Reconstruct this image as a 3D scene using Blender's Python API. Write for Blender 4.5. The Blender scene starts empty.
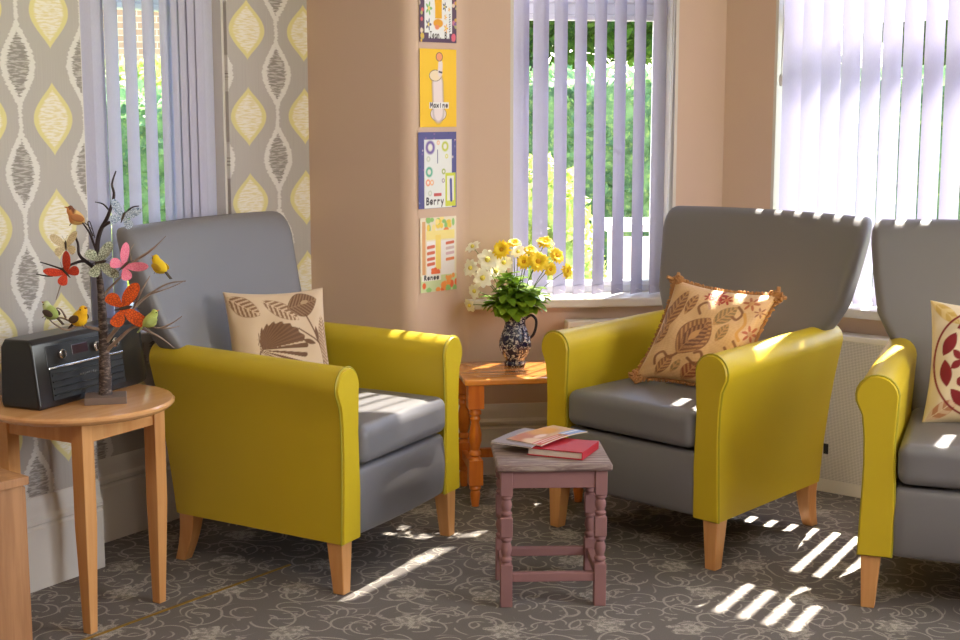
import bpy, bmesh, math, random
import numpy as np
from mathutils import Vector, Matrix
random.seed(7); rng = np.random.default_rng(7)
PI = math.pi
SC = bpy.context.scene
COL = SC.collection
# ---------------------------------------------------------------- camera
CAM_H = 1.408; PITCH = math.radians(8.574); F = 1415.0
cd = bpy.data.cameras.new('camera'); cam = bpy.data.objects.new('camera', cd); COL.objects.link(cam)
cd.sensor_width = 36.0; cd.lens = F / 960.0 * 36.0
cam.location = (0, 0, CAM_H); cam.rotation_euler = (PI / 2 - PITCH, 0, 0)
cd.clip_start = 0.05; cd.clip_end = 200
SC.camera = cam
# ---------------------------------------------------------------- light
SUN_ELEV = 54.0; SUN_STRENGTH = 36.0
SKY_STRENGTH = 0.75
ROOM_FILL = 13.0; SIDE_FILL = 66.0
EXPOSURE = 0.58
SC.view_settings.view_transform = 'Standard'; SC.view_settings.look = 'None'
SC.view_settings.gamma = 1.0; SC.view_settings.use_curve_mapping = False
SC.view_settings.exposure = EXPOSURE
w = bpy.data.worlds.new('sky'); SC.world = w; w.use_nodes = True
nt = w.node_tree; nt.nodes.clear()
sky = nt.nodes.new('ShaderNodeTexSky'); sky.sky_type = 'NISHITA'; sky.sun_disc = False
sky.sun_elevation = math.radians(SUN_ELEV); sky.sun_rotation = math.radians(30)
bg = nt.nodes.new('ShaderNodeBackground'); bg.inputs[1].default_value = SKY_STRENGTH
wo = nt.nodes.new('ShaderNodeOutputWorld')
nt.links.new(sky.outputs[0], bg.inputs[0]); nt.links.new(bg.outputs[0], wo.inputs[0])
sd = bpy.data.lights.new('sun', 'SUN'); sun = bpy.data.objects.new('sun', sd); COL.objects.link(sun)
sd.energy = SUN_STRENGTH; sd.angle = math.radians(0.6); sd.color = (1.0, 0.93, 0.80)
ce, se = math.cos(math.radians(SUN_ELEV)), math.sin(math.radians(SUN_ELEV))
sun.rotation_euler = Vector((-0.504 * ce, -0.863 * ce, -se)).to_track_quat('-Z', 'Y').to_euler()
for (lx, ly, pw) in ((-0.55, 1.3, 1.0), (1.3, 0.6, 1.0)):  # area lights added at the ceiling as warm room fill
    ad = bpy.data.lights.new('ceiling_fill_light', 'AREA'); a = bpy.data.objects.new('ceiling_fill_light', ad); COL.objects.link(a)
    ad.shape = 'DISK'; ad.size = 0.55; ad.energy = ROOM_FILL * pw; ad.color = (1.0, 0.90, 0.78)
    a.location = (lx, ly, 3.08)

ad = bpy.data.lights.new('side_fill_light', 'AREA'); a = bpy.data.objects.new('side_fill_light', ad); COL.objects.link(a)  # area light added outside the unseen right window as side fill
ad.shape = 'RECTANGLE'; ad.size = 2.1; ad.size_y = 1.5; ad.energy = SIDE_FILL; ad.color = (1.0, 0.93, 0.84)
a.location = (3.2, 2.3, 1.6); a.rotation_euler = Vector((-1.0, 0.03, -0.12)).to_track_quat('-Z', 'Y').to_euler()

# ---------------------------------------------------------------- helpers
def lin(c):
    c = c / 255.0
    return c / 12.92 if c <= 0.04045 else ((c + 0.055) / 1.055) ** 2.4
def C(r, g, b): return (lin(r), lin(g), lin(b), 1.0)
def tag(o, label=None, cat=None, group=None, kind=None):
    if label: o['label'] = label
    if cat: o['category'] = cat
    if group: o['group'] = group
    if kind: o['kind'] = kind
    return o
def empty(name, loc=(0, 0, 0), rz=0.0, parent=None):
    o = bpy.data.objects.new(name, None); COL.objects.link(o)
    o.empty_display_size = 0.05; o.location = loc; o.rotation_euler = (0, 0, rz)
    if parent: o.parent = parent
    return o

class NT:
    """small node-expression helper"""
    def __init__(s, name):
        s.m = bpy.data.materials.new(name); s.m.use_nodes = True
        s.t = s.m.node_tree; s.t.nodes.clear()
        s.out = s.t.nodes.new('ShaderNodeOutputMaterial')
    def n(s, typ, **kw):
        x = s.t.nodes.new(typ)
        for k, v in kw.items(): setattr(x, k, v)
        return x
    def put(s, sock, v):
        if isinstance(v, (int, float)):
            sock.default_value = v if sock.type == 'VALUE' else (v, v, v, 1.0)[:len(sock.default_value)]
        elif isinstance(v, tuple): sock.default_value = v[:len(sock.default_value)]
        else: s.t.links.new(v, sock)
    def M(s, op, a, b=None, c=None, clamp=False):
        x = s.n('ShaderNodeMath', operation=op, use_clamp=clamp); s.put(x.inputs[0], a)
        if b is not None: s.put(x.inputs[1], b)
        if c is not None: s.put(x.inputs[2], c)
        return x.outputs[0]
    def mix(s, fac, a, b):
        x = s.n('ShaderNodeMix', data_type='RGBA'); s.put(x.inputs[0], fac); s.put(x.inputs[6], a); s.put(x.inputs[7], b)
        return x.outputs[2]
    def step(s, v, lo, hi):
        x = s.n('ShaderNodeMapRange', interpolation_type='SMOOTHSTEP'); s.put(x.inputs[0], v)
        s.put(x.inputs[1], lo); s.put(x.inputs[2], hi); s.put(x.inputs[3], 0.0); s.put(x.inputs[4], 1.0)
        return x.outputs[0]
    def obj(s): return s.n('ShaderNodeTexCoord').outputs['Object']
    def uv(s): return s.n('ShaderNodeTexCoord').outputs['UV']
    def xyz(s, v):
        x = s.n('ShaderNodeSeparateXYZ'); s.put(x.inputs[0], v); return x.outputs
    def comb(s, x, y, z=0.0):
        c = s.n('ShaderNodeCombineXYZ'); s.put(c.inputs[0], x); s.put(c.inputs[1], y); s.put(c.inputs[2], z); return c.outputs[0]
    def vm(s, op, a, b):
        x = s.n('ShaderNodeVectorMath', operation=op); s.put(x.inputs[0], a); s.put(x.inputs[1], b); return x.outputs[0]
    def noise(s, vec, scale, detail=3.0, rough=0.5, dist=0.0, col=False):
        x = s.n('ShaderNodeTexNoise'); s.put(x.inputs['Vector'], vec); x.inputs['Scale'].default_value = scale
        x.inputs['Detail'].default_value = detail; x.inputs['Roughness'].default_value = rough; x.inputs['Distortion'].default_value = dist
        return x.outputs['Color' if col else 'Fac']
    def bump(s, h, strength=0.2, dist=0.01):
        b = s.n('ShaderNodeBump'); s.put(b.inputs['Height'], h); b.inputs['Strength'].default_value = strength; b.inputs['Distance'].default_value = dist
        return b.outputs[0]
    def principled(s, color, rough=0.5, normal=None, metal=0.0, **kw):
        p = s.n('ShaderNodeBsdfPrincipled'); s.put(p.inputs['Base Color'], color); s.put(p.inputs['Roughness'], rough)
        p.inputs['Metallic'].default_value = metal
        for k, v in kw.items(): s.put(p.inputs[k.replace('_', ' ')], v)
        if normal is not None: s.put(p.inputs['Normal'], normal)
        s.t.links.new(p.outputs[0], s.out.inputs[0]); return p
    def vcol(s):
        a = s.n('ShaderNodeAttribute'); a.attribute_name = 'Col'; return a.outputs['Color']

MATS = {}
def mat_plain(name, col, rough=0.5, metal=0.0, bump=None, var=0.06, **kw):
    if name in MATS: return MATS[name]
    g = NT(name); o = g.obj()
    nz = g.noise(o, 9.0, 4.0)
    dark = tuple(c * (1 - var) for c in col[:3]) + (1,); lt = tuple(min(1, c * (1 + var)) for c in col[:3]) + (1,)
    colr = g.mix(nz, dark, lt)
    nrm = g.bump(g.noise(o, bump[0], 5.0), bump[1], bump[2]) if bump else None
    g.principled(colr, rough, nrm, metal, **kw)
    MATS[name] = g.m; return g.m
def mat_wood(name, c1, c2, scale=14.0, axis=2, rough=0.45, coat=0.0, stretch=14.0):
    g = NT(name); o = g.obj()
    sc = [1.0, 1.0, 1.0]; sc[axis] = 1.0 / stretch
    v = g.vm('MULTIPLY', o, tuple(sc))
    n1 = g.noise(v, scale * 4, 4.0, 0.6, 0.6); n2 = g.noise(v, scale, 3.0, 0.5, 1.5)
    f = g.M('ADD', g.M('MULTIPLY', n1, 0.45), g.M('MULTIPLY', n2, 0.75)); f = g.step(f, 0.35, 0.85)
    g.principled(g.mix(f, c1, c2), rough, g.bump(n1, 0.06, 0.002), Coat_Weight=coat, Coat_Roughness=0.12)
    return g.m
def mat_vcol(name, rough=0.7, bump=None, **kw):
    g = NT(name); o = g.obj(); nrm = g.bump(g.noise(o, bump[0], 3.0), bump[1], bump[2]) if bump else None
    g.principled(g.vcol(), rough, nrm, **kw); return g.m

class MB:
    def __init__(s): s.v = []; s.f = []; s.uv = None
    def add(s, vs, fs):
        b = len(s.v); s.v += [tuple(p) for p in vs]; s.f += [tuple(b + i for i in q) for q in fs]; return b
    def box(s, c, d, rz=0.0, top=None):
        x, y, z = d[0] / 2, d[1] / 2, d[2] / 2; k = top or (1, 1)
        P = [(-x, -y, -z), (x, -y, -z), (x, y, -z), (-x, y, -z), (-x * k[0], -y * k[1], z), (x * k[0], -y * k[1], z), (x * k[0], y * k[1], z), (-x * k[0], y * k[1], z)]
        cr, sr = math.cos(rz), math.sin(rz)
        s.add([(c[0] + p[0] * cr - p[1] * sr, c[1] + p[0] * sr + p[1] * cr, c[2] + p[2]) for p in P],
              [(3, 2, 1, 0), (4, 5, 6, 7), (0, 1, 5, 4), (1, 2, 6, 5), (2, 3, 7, 6), (3, 0, 4, 7)]); return s
    def loft(s, rings, cap=True, closed=False):
        n = len(rings[0]); vs = [p for r in rings for p in r]; fs = []
        m = len(rings)
        for i in range(m if closed else m - 1):
            for j in range(n):
                a = i * n + j; b = i * n + (j + 1) % n; c2 = ((i + 1) % m) * n + (j + 1) % n; d = ((i + 1) % m) * n + j
                fs.append((a, b, c2, d))
        if cap and not closed:
            fs.append(tuple(range(n))[::-1]); fs.append(tuple(range((m - 1) * n, m * n)))
        s.add(vs, fs); return s
    def lathe(s, prof, n=24, c=(0, 0, 0), phase=0.0):
        s.loft([[(c[0] + r * math.cos(2 * PI * j / n + phase), c[1] + r * math.sin(2 * PI * j / n + phase), c[2] + z) for j in range(n)] for r, z in prof]); return s
    def tube(s, pts, rad, n=8, closed=False, squash=None):
        P = [Vector(p) for p in pts]; m = len(P); rings = []
        R = rad if isinstance(rad, (list, tuple)) else [rad] * m
        up = None
        for i in range(m):
            a = P[(i - 1) % m] if (closed or i > 0) else P[i]; b = P[(i + 1) % m] if (closed or i < m - 1) else P[i]
            t = (b - a)
            t = t.normalized() if t.length > 1e-9 else Vector((0, 0, 1))
            if up is None:
                up = Vector((0, 0, 1)) if abs(t.z) < 0.9 else Vector((1, 0, 0))
            x = t.cross(up)
            x = x.normalized() if x.length > 1e-6 else Vector((1, 0, 0))
            y = x.cross(t).normalized(); up = y
            rings.append([tuple(P[i] + (x * math.cos(2 * PI * k / n) + y * math.sin(2 * PI * k / n)) * R[i]) for k in range(n)])
        s.loft(rings, cap=not closed, closed=closed); return s
    def ball(s, c, r, n=12, m=8, rot=None):
        r = r if isinstance(r, (tuple, list)) else (r, r, r); rings = []
        for i in range(m + 1):
            th = PI * (0.02 + 0.96 * i / m); ring = []
            for j in range(n):
                p = Vector((r[0] * math.sin(th) * math.cos(2 * PI * j / n), r[1] * math.sin(th) * math.sin(2 * PI * j / n), -r[2] * math.cos(th)))
                if rot: p = rot @ p
                ring.append((c[0] + p.x, c[1] + p.y, c[2] + p.z))
            rings.append(ring)
        s.loft(rings); return s
    def rbox(s, c, d, r, n=5, crown=0.0, fn=None):
        """rounded box; crown lifts the middle of the top"""
        bm = bmesh.new(); bmesh.ops.create_cube(bm, size=2.0)
        bmesh.ops.subdivide_edges(bm, edges=bm.edges[:], cuts=n * 2 + 5, use_grid_fill=True)
        h = [d[0] / 2, d[1] / 2, d[2] / 2]
        for v in bm.verts:
            p = [0, 0, 0]; q = [0, 0, 0]
            for k in range(3):
                t = v.co[k]; a = abs(t); sg = 1 if t >= 0 else -1
                # parameter: outer third of the cube face is the rounded zone
                if a > 0.55: q[k] = sg * (a - 0.55) / 0.45; p[k] = sg * (h[k] - r)
                else: p[k] = t / 0.55 * (h[k] - r)
            L = math.sqrt(sum(x * x for x in q))
            if L > 1e-6:
                mx = max(abs(x) for x in q); q = [x / L for x in q] if mx > 0.999 else [x / L * mx for x in q]
            co = [p[k] + q[k] * r for k in range(3)]
            if crown and co[2] > 0:
                co[2] += crown * (1 - min(1, abs(co[0]) / h[0]) ** 2) * (1 - min(1, abs(co[1]) / h[1]) ** 2) * (co[2] / h[2])
            v.co = co
        bm.verts.ensure_lookup_table()
        vs = [(c[0] + v.co.x, c[1] + v.co.y, c[2] + v.co.z) for v in bm.verts]
        if fn: vs = [fn(*p) for p in vs]
        idx = {v: i for i, v in enumerate(bm.verts)}
        s.add(vs, [tuple(idx[v] for v in f.verts) for f in bm.faces]); bm.free(); return s
    def build(s, name, mat, parent=None, smooth=45, bevel=None, seg=2, col=None, uv=None, mods=()):
        me = bpy.data.meshes.new(name); me.from_pydata(s.v, [], s.f); me.update()
        bm = bmesh.new(); bm.from_mesh(me)
        bmesh.ops.recalc_face_normals(bm, faces=bm.faces[:])
        if smooth:
            a = math.radians(smooth)
            for f in bm.faces: f.smooth = True
            for e in bm.edges:
                if len(e.link_faces) == 2 and e.calc_face_angle(0) > a: e.smooth = False
        bm.to_mesh(me); bm.free()
        if uv is not None:
            l = me.uv_layers.new(name='UVMap')
            for lp in me.loops: l.data[lp.index].uv = uv(me.vertices[lp.vertex_index].co)
        if col is not None:
            ca = me.color_attributes.new('Col', 'FLOAT_COLOR', 'POINT')
            arr = np.ones((len(s.v), 4), dtype=np.float32); arr[:, :3] = col; ca.data.foreach_set('color', arr.ravel())
        if mat: me.materials.append(mat)
        o = bpy.data.objects.new(name, me); COL.objects.link(o)
        if parent: o.parent = parent
        if bevel:
            b = o.modifiers.new('bevel', 'BEVEL'); b.width = bevel; b.segments = seg; b.limit_method = 'ANGLE'; b.angle_limit = math.radians(40)
            b.harden_normals = False
        return o
def copy_tree(o, parent=None):
    c = o.copy(); COL.objects.link(c)
    if parent: c.parent = parent
    for ch in o.children: copy_tree(ch, c)
    return c

# camera ray helpers, used only to work out where things stand
_c, _s = math.cos(PITCH), math.sin(PITCH)
def _ray(u, v):
    a = (u - 480) / F; b = (320 - v) / F
    return Vector((a, _c + b * _s, -_s + b * _c))
def atz(u, v, z):
    r = _ray(u, v); k = (z - CAM_H) / r.z; return Vector((r.x * k, r.y * k, z))
def aty(u, v, y):
    r = _ray(u, v); k = y / r.y; return Vector((r.x * k, y, CAM_H + r.z * k))

# ---------------------------------------------------------------- materials
def mat_wallpaper():
    g = NT('wallpaper'); u0, v0, _ = g.xyz(g.uv())[:3]
    vec = g.comb(u0, v0, 0.0)
    # ikat jitter: streaky offsets that vary fast in v
    jit = g.M('MULTIPLY', g.M('SUBTRACT', g.noise(g.vm('MULTIPLY', vec, (6.0, 150.0, 1.0)), 1.0, 3.0, 0.7), 0.5), 0.055)
    V = 0.305
    def motif(uoff, voff):
        uu = g.M('ADD', u0, uoff); uu = g.M('SUBTRACT', g.M('FRACT', uu), 0.5)  # in periods
        vv = g.M('SUBTRACT', g.M('FRACT', g.M('ADD', g.M('DIVIDE', v0, V), voff)), 0.5)
        return uu, vv
    # wavering lens half width
    def lens(vv, w, hh):
        t = g.M('MINIMUM', g.M('DIVIDE', g.M('ABSOLUTE', vv), hh), 1.0)
        return g.M('MULTIPLY', g.M('POWER', g.M('COSINE', g.M('MULTIPLY', t, PI / 2)), 1.35), w)
    uA, vA = motif(0.0, 0.0)
    aA = g.M('ADD', g.M('ABSOLUTE', uA), g.M('MULTIPLY', jit, 0.25))
    dA = g.M('SUBTRACT', lens(vA, 0.31, 0.36), aA)              # >0 inside
    inA = g.step(dA, 0.0, 0.02)
    coreA = g.step(g.M('ADD', dA, g.M('MULTIPLY', jit, 1.4)), 0.065, 0.11)
    uB, vB = motif(0.5, 0.5)
    aB = g.M('ADD', g.M('ABSOLUTE', uB), g.M('MULTIPLY', jit, 2.2))
    wB = g.M('ADD', lens(vB, 0.225, 0.40), 0.034)
    dB = g.M('SUBTRACT', wB, aB); inB = g.step(dB, 0.0, 0.012)
    coreB = g.step(g.M('ADD', dB, g.M('MULTIPLY', jit, -1.5)), 0.085, 0.105)
    base = g.mix(g.noise(g.vm('MULTIPLY', vec, (260.0, 5.0, 1.0)), 1.0, 2.0), C(166, 158, 152), C(186, 179, 172))
    streak = g.noise(g.vm('MULTIPLY', vec, (8.0, 190.0, 1.0)), 1.0, 2.0)
    yel = g.mix(coreA, C(216, 204, 142), g.mix(g.step(streak, 0.38, 0.58), C(220, 206, 160), C(230, 222, 208)))
    dark = g.mix(g.step(streak, 0.45, 0.6), C(142, 134, 128), C(184, 177, 170))
    mo = g.mix(coreB, C(214, 209, 203), dark)
    c = g.mix(inA, base, yel); c = g.mix(inB, c, mo)
    g.principled(c, 0.75, g.bump(g.noise(g.vm('MULTIPLY', vec, (600.0, 60.0, 1.0)), 1.0, 2.0), 0.08, 0.002)); return g.m
def mat_carpet():
    g = NT('carpet'); o = g.obj(); x, y, _ = g.xyz(o)[:3]
    warp = g.noise(o, 5.0, 2.0, col=True)
    P = g.vm('ADD', o, g.vm('MULTIPLY', g.vm('SUBTRACT', warp, (0.5, 0.5, 0.5)), (0.05, 0.05, 0.0)))
    def cells(scale, off, rand=0.55):
        v = g.n('ShaderNodeTexVoronoi'); v.voronoi_dimensions = '2D'; v.inputs['Scale'].default_value = 1.0; v.inputs['Randomness'].default_value = rand
        q = g.vm('MULTIPLY', g.vm('ADD', P, off), (scale, scale, 0.0)); g.put(v.inputs['Vector'], q)
        d = g.vm('SUBTRACT', q, v.outputs['Position']); dx, dy, _ = g.xyz(d)[:3]
        r = g.M('SQRT', g.M('ADD', g.M('MULTIPLY', dx, dx), g.M('MULTIPLY', dy, dy)))
        th = g.M('ARCTAN2', dy, dx); rnd = g.xyz(v.outputs['Color'])[0]
        return r, th, rnd
    parts = None
    def add(m):
        nonlocal parts; parts = m if parts is None else g.M('MAXIMUM', parts, m)
    for scale, off, turns, k in ((7.2, (0.3, 0.1, 0), 1.0, 1.0), (5.2, (1.37, 0.71, 0), -1.0, 1.6), (8.6, (2.11, 3.4, 0), -1.0, 1.0)):
        r, th, rnd = cells(scale, off)
        ph = g.M('MULTIPLY', rnd, 6.28)
        spiral = g.M('FRACT', g.M('ADD', g.M('MULTIPLY', r, 3.1 * (1 if k == 1 else 1.25)), g.M('MULTIPLY', g.M('ADD', g.M('MULTIPLY', th, turns), ph), 1 / (2 * PI))))
        line = g.M('SUBTRACT', 1.0, g.step(g.M('ABSOLUTE', g.M('SUBTRACT', spiral, 0.5)), 0.045, 0.10))
        line = g.M('MULTIPLY', line, g.M('MULTIPLY', g.M('SUBTRACT', 1.0, g.step(r, 0.46, 0.50)), g.step(r, 0.10, 0.13)))
        gap = g.step(g.M('SINE', g.M('ADD', g.M('MULTIPLY', th, 1.0), g.M('MULTIPLY', ph, 3.0))), -0.75, -0.6)
        add(g.M('MULTIPLY', g.M('MULTIPLY', line, gap), 0.62))
    r, th, rnd = cells(3.6, (0.55, 1.9, 0), 0.35)
    brk = g.noise(o, 38.0, 3.0, 0.7)
    pet = g.M('ADD', g.M('ADD', 0.17, g.M('MULTIPLY', g.M('SINE', g.M('ADD', g.M('MULTIPLY', th, 5.0), g.M('MULTIPLY', rnd, 9.0))), 0.03)), g.M('MULTIPLY', g.M('SUBTRACT', brk, 0.5), 0.22))
    fl = g.M('SUBTRACT', 1.0, g.step(g.M('SUBTRACT', r, pet), -0.015, 0.02))
    ring = g.M('ADD', 0.35, g.M('MULTIPLY', g.step(g.noise(o, 55.0, 2.0), 0.45, 0.56), 0.75))
    add(g.M('MULTIPLY', g.M('MULTIPLY', fl, ring), 0.8))
    r, th, rnd = cells(8.5, (0.15, 0.4, 0), 0.9)
    lf = g.M('SUBTRACT', 1.0, g.step(g.M('SUBTRACT', r, g.M('ADD', 0.09, g.M('MULTIPLY', g.M('SINE', g.M('ADD', g.M('MULTIPLY', th, 3.0), g.M('MULTIPLY', rnd, 9.0))), 0.06))), -0.01, 0.02))
    add(g.M('MULTIPLY', g.M('MULTIPLY', lf, g.step(rnd, 0.45, 0.5)), 0.5))
    tuft = g.noise(o, 420.0, 2.0, 0.6)
    mask = g.M('MULTIPLY', parts, g.step(tuft, 0.28, 0.62))
    base = g.mix(g.noise(o, 300.0, 3.0, 0.7), C(98, 93, 91), C(136, 129, 125))
    base = g.mix(g.M('MULTIPLY', g.noise(o, 2.0, 3.0), 0.25), base, C(80, 74, 70))
    c = g.mix(mask, base, C(204, 196, 184))
    g.principled(c, 0.95, g.bump(tuft, 0.6, 0.006), Specular_IOR_Level=0.15); return g.m
def mat_paint():
    g = NT('wall_paint'); o = g.obj()
    c = g.mix(g.noise(o, 1.5, 3.0), C(209, 181, 161), C(214, 186, 166))
    g.principled(c, 0.72, g.bump(g.noise(o, 90.0, 3.0), 0.05, 0.002)); return g.m
def mat_glass():
    g = NT('window_glass'); t = g.n('ShaderNodeBsdfTransparent'); gl = g.n('ShaderNodeBsdfGlossy'); gl.inputs['Roughness'].default_value = 0.02
    m = g.n('ShaderNodeMixShader'); lw = g.n('ShaderNodeLayerWeight'); lw.inputs[0].default_value = 0.15
    f = g.M('MULTIPLY', lw.outputs['Fresnel'], 0.7); g.put(m.inputs[0], f)
    g.t.links.new(t.outputs[0], m.inputs[1]); g.t.links.new(gl.outputs[0], m.inputs[2]); g.t.links.new(m.outputs[0], g.out.inputs[0]); return g.m
def mat_vane():
    g = NT('blind_fabric'); o = g.obj()
    weave = g.noise(g.vm('MULTIPLY', o, (1.0, 1.0, 0.25)), 380.0, 2.0)
    c = g.mix(weave, C(184, 181, 201), C(197, 195, 214))
    d = g.n('ShaderNodeBsdfDiffuse'); g.put(d.inputs[0], c)
    t = g.n('ShaderNodeBsdfTranslucent'); g.put(t.inputs[0], C(200, 202, 222))
    m = g.n('ShaderNodeMixShader'); m.inputs[0].default_value = 0.045
    g.t.links.new(d.outputs[0], m.inputs[1]); g.t.links.new(t.outputs[0], m.inputs[2]); g.t.links.new(m.outputs[0], g.out.inputs[0]); return g.m
def mat_leather(name, col, rough=0.4, var=0.05):
    g = NT(name); o = g.obj(); v = g.n('ShaderNodeTexVoronoi'); v.feature = 'DISTANCE_TO_EDGE'; g.put(v.inputs['Vector'], o); v.inputs['Scale'].default_value = 420.0
    h = g.M('ADD', g.step(v.outputs['Distance'], 0.0, 0.12), g.M('MULTIPLY', g.noise(o, 7.0, 3.0), 1.6))
    dark = tuple(c * (1 - var) for c in col[:3]) + (1,); lt = tuple(c * (1 + var) for c in col[:3]) + (1,)
    g.principled(g.mix(g.noise(o, 5.0, 3.0), dark, lt), rough, g.bump(h, 0.10, 0.003), Specular_IOR_Level=0.45); return g.m
def mat_foliage(name, a, b, c_):
    g = NT(name); o = g.obj(); n = g.noise(o, 6.0, 4.0, 0.7); n2 = g.noise(o, 30.0, 2.0)
    c = g.mix(g.step(n, 0.35, 0.65), a, b); c = g.mix(g.M('MULTIPLY', g.step(n2, 0.55, 0.7), 0.6), c, c_)
    d = g.n('ShaderNodeBsdfPrincipled'); g.put(d.inputs['Base Color'], c); d.inputs['Roughness'].default_value = 0.6
    t = g.n('ShaderNodeBsdfTranslucent'); g.put(t.inputs[0], c)
    m = g.n('ShaderNodeMixShader'); m.inputs[0].default_value = 0.35
    g.t.links.new(d.outputs[0], m.inputs[1]); g.t.links.new(t.outputs[0], m.inputs[2]); g.t.links.new(m.outputs[0], g.out.inputs[0]); return g.m
def mat_brick():
    g = NT('brickwork'); b = g.n('ShaderNodeTexBrick'); g.put(b.inputs['Vector'], g.uv()); b.inputs['Scale'].default_value = 4.0
    b.inputs['Color1'].default_value = C(190, 140, 118); b.inputs['Color2'].default_value = C(205, 160, 136); b.inputs['Mortar'].default_value = C(215, 200, 185)
    g.principled(b.outputs['Color'], 0.9); return g.m

M_paper = mat_wallpaper(); M_carpet = mat_carpet(); M_paint = mat_paint(); M_glass = mat_glass(); M_vane = mat_vane()
M_white = mat_plain('white_gloss_paint', C(214, 208, 201), 0.4, var=0.02)
M_upvc = mat_plain('white_window_frame', C(232, 232, 234), 0.3, var=0.01)
M_ceil = mat_plain('ceiling_white', C(225, 218, 208), 0.9, var=0.01)
M_yellow = mat_leather('yellow_leather', C(200, 173, 32), 0.42)
M_grey = mat_leather('grey_leather', C(117, 115, 118), 0.40, 0.03)
M_pipe_y = mat_plain('yellow_piping', C(165, 152, 28), 0.5)
M_pipe_g = mat_plain('grey_piping', C(105, 100, 102), 0.5)
M_black = mat_plain('black_cloth', C(30, 29, 30), 0.9)
M_beech = mat_wood('beech_wood', C(218, 164, 106), C(200, 138, 78), 12.0, 2, 0.42)
M_beech_top = mat_wood('beech_table_top', C(220, 168, 116), C(204, 146, 92), 10.0, 0, 0.22, 0.35)
M_oak = mat_wood('oak_wood', C(186, 136, 92), C(156, 108, 68), 18.0, 2, 0.5)
M_pine = mat_wood('orange_pine', C(222, 132, 46), C(186, 92, 24), 10.0, 2, 0.28, 0.4)
M_pine_top = mat_wood('orange_pine_top', C(236, 164, 88), C(214, 130, 56), 10.0, 0, 0.16, 0.8)
M_mauve = mat_plain('mauve_chalk_paint', C(138, 98, 96), 0.8, var=0.12, bump=(60.0, 0.15, 0.003))
M_radiator_white = mat_plain('radiator_enamel', C(222, 216, 206), 0.45, var=0.01)

# ---------------------------------------------------------------- room shell
CEIL = 3.2
L1 = Vector((-1.302, 3.989)); d1 = Vector((0.5408, 0.8412)); n1 = Vector((0.8412, -0.5408))   # left wall, near run
L2 = Vector((-1.238, 4.436)); d2 = Vector((0.529, 0.8486)); n2 = Vector((0.8486, -0.529))      # left wall, window run
L1 = L1 - n1 * .026; L2 = L2 - n2 * .022
P_in = Vector((-0.646, 5.386)); P_out = Vector((-0.254, 5.145)); P_ch = Vector((-0.071, 5.33)); P_r = Vector((0.935, 5.475))
dR = Vector((0.783, -0.622)).normalized(); P_re = P_r + dR * 2.2
SILL = 0.655; WTOP2 = 2.92; WTOP = 2.46; TH = 0.30
def strip(mb, A, B, z0, z1, th, side):
    """wall block from A to B; its room face is the line A-B, its thickness goes to the outside"""
    d = (B - A).normalized(); out = Vector((-d.y, d.x)) * side * th
    q = [A, B, B + out, A + out]
    mb.add([(p.x, p.y, z0) for p in q] + [(p.x, p.y, z1) for p in q], [(0, 1, 2, 3), (4, 5, 6, 7), (0, 1, 5, 4), (1, 2, 6, 5), (2, 3, 7, 6), (3, 0, 4, 7)])
def wall(name, A, B, mat, opening=None, th=TH, side=1, uvdir=None, z0=0.0, z1=CEIL, uo=0.0, per=1.0):
    mb = MB(); d = (B - A).normalized(); L = (B - A).length
    if opening:
        s0, s1, za, zb = opening
        strip(mb, A, A + d * s0, z0, z1, th, side); strip(mb, A + d * s1, B, z0, z1, th, side)
        strip(mb, A + d * s0, A + d * s1, z0, za, th, side); strip(mb, A + d * s0, A + d * s1, zb, z1, th, side)
    else: strip(mb, A, B, z0, z1, th, side)
    uv = (lambda co: (((Vector((co.x, co.y)) - A).dot(d) + uo) / per, co.z))
    o = mb.build(name, mat, smooth=0, uv=uv); o['kind'] = 'structure'; return o
fl = MB(); fl.add([(-4.2, -2.6, -0.02), (4.2, -2.6, -0.02), (4.2, 6.0, -0.02), (-4.2, 6.0, -0.02), (-4.2, -2.6, 0), (4.2, -2.6, 0), (4.2, 6.0, 0), (-4.2, 6.0, 0)],
                  [(0, 1, 2, 3), (4, 5, 6, 7), (0, 1, 5, 4), (1, 2, 6, 5), (2, 3, 7, 6), (3, 0, 4, 7)])
# floor follows the room outline
OUT = [Vector((-2.55, -2.4)), Vector((3.2, -2.4)), Vector((3.2, 3.2)), P_re + Vector((.2, .2)), P_r + Vector((.2, .2)), P_ch + Vector((0, .2)), P_in + Vector((-.1, .2)), L2 + n2 * -.2, L1 + n1 * -.2 - d1 * 3.2, Vector((-2.75, 1.2))]
fl = MB(); k = len(OUT)
fl.add([(p.x, p.y, -0.12) for p in OUT] + [(p.x, p.y, 0) for p in OUT], [tuple(range(k)), tuple(range(k, 2 * k))] + [(i, (i + 1) % k, k + (i + 1) % k, k + i) for i in range(k)])
tag(fl.build('floor', M_carpet, smooth=0), kind='structure')
cl = MB()
cl.add([(p.x, p.y, CEIL) for p in OUT] + [(p.x, p.y, CEIL + .15) for p in OUT], [tuple(range(k)), tuple(range(k, 2 * k))] + [(i, (i + 1) % k, k + (i + 1) % k, k + i) for i in range(k)])
tag(cl.build('ceiling', M_ceil, smooth=0), kind='structure')
E1 = L1 + d1 * 0.275                     # outer end of the near wallpapered run
W1s = L1 - d1 * 2.9
wall('wall_left', W1s, E1, M_paper, side=1, uo=-(2.9 + 0.163 - 0.235 * 20.5), per=0.235)
W2a = L2 - d2 * 0.25; L2len = (P_in - W2a).length
wall('wall_left_bay', W2a, P_in, M_paper, opening=(0.25 + 0.02, 0.25 + 0.685, SILL, WTOP), side=1, th=.245, uo=-(0.25 + 0.788 - 0.31 * 10.5), per=0.31)
wall('wall_pier', P_in, P_out, M_paint, side=1, th=0.02)
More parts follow.
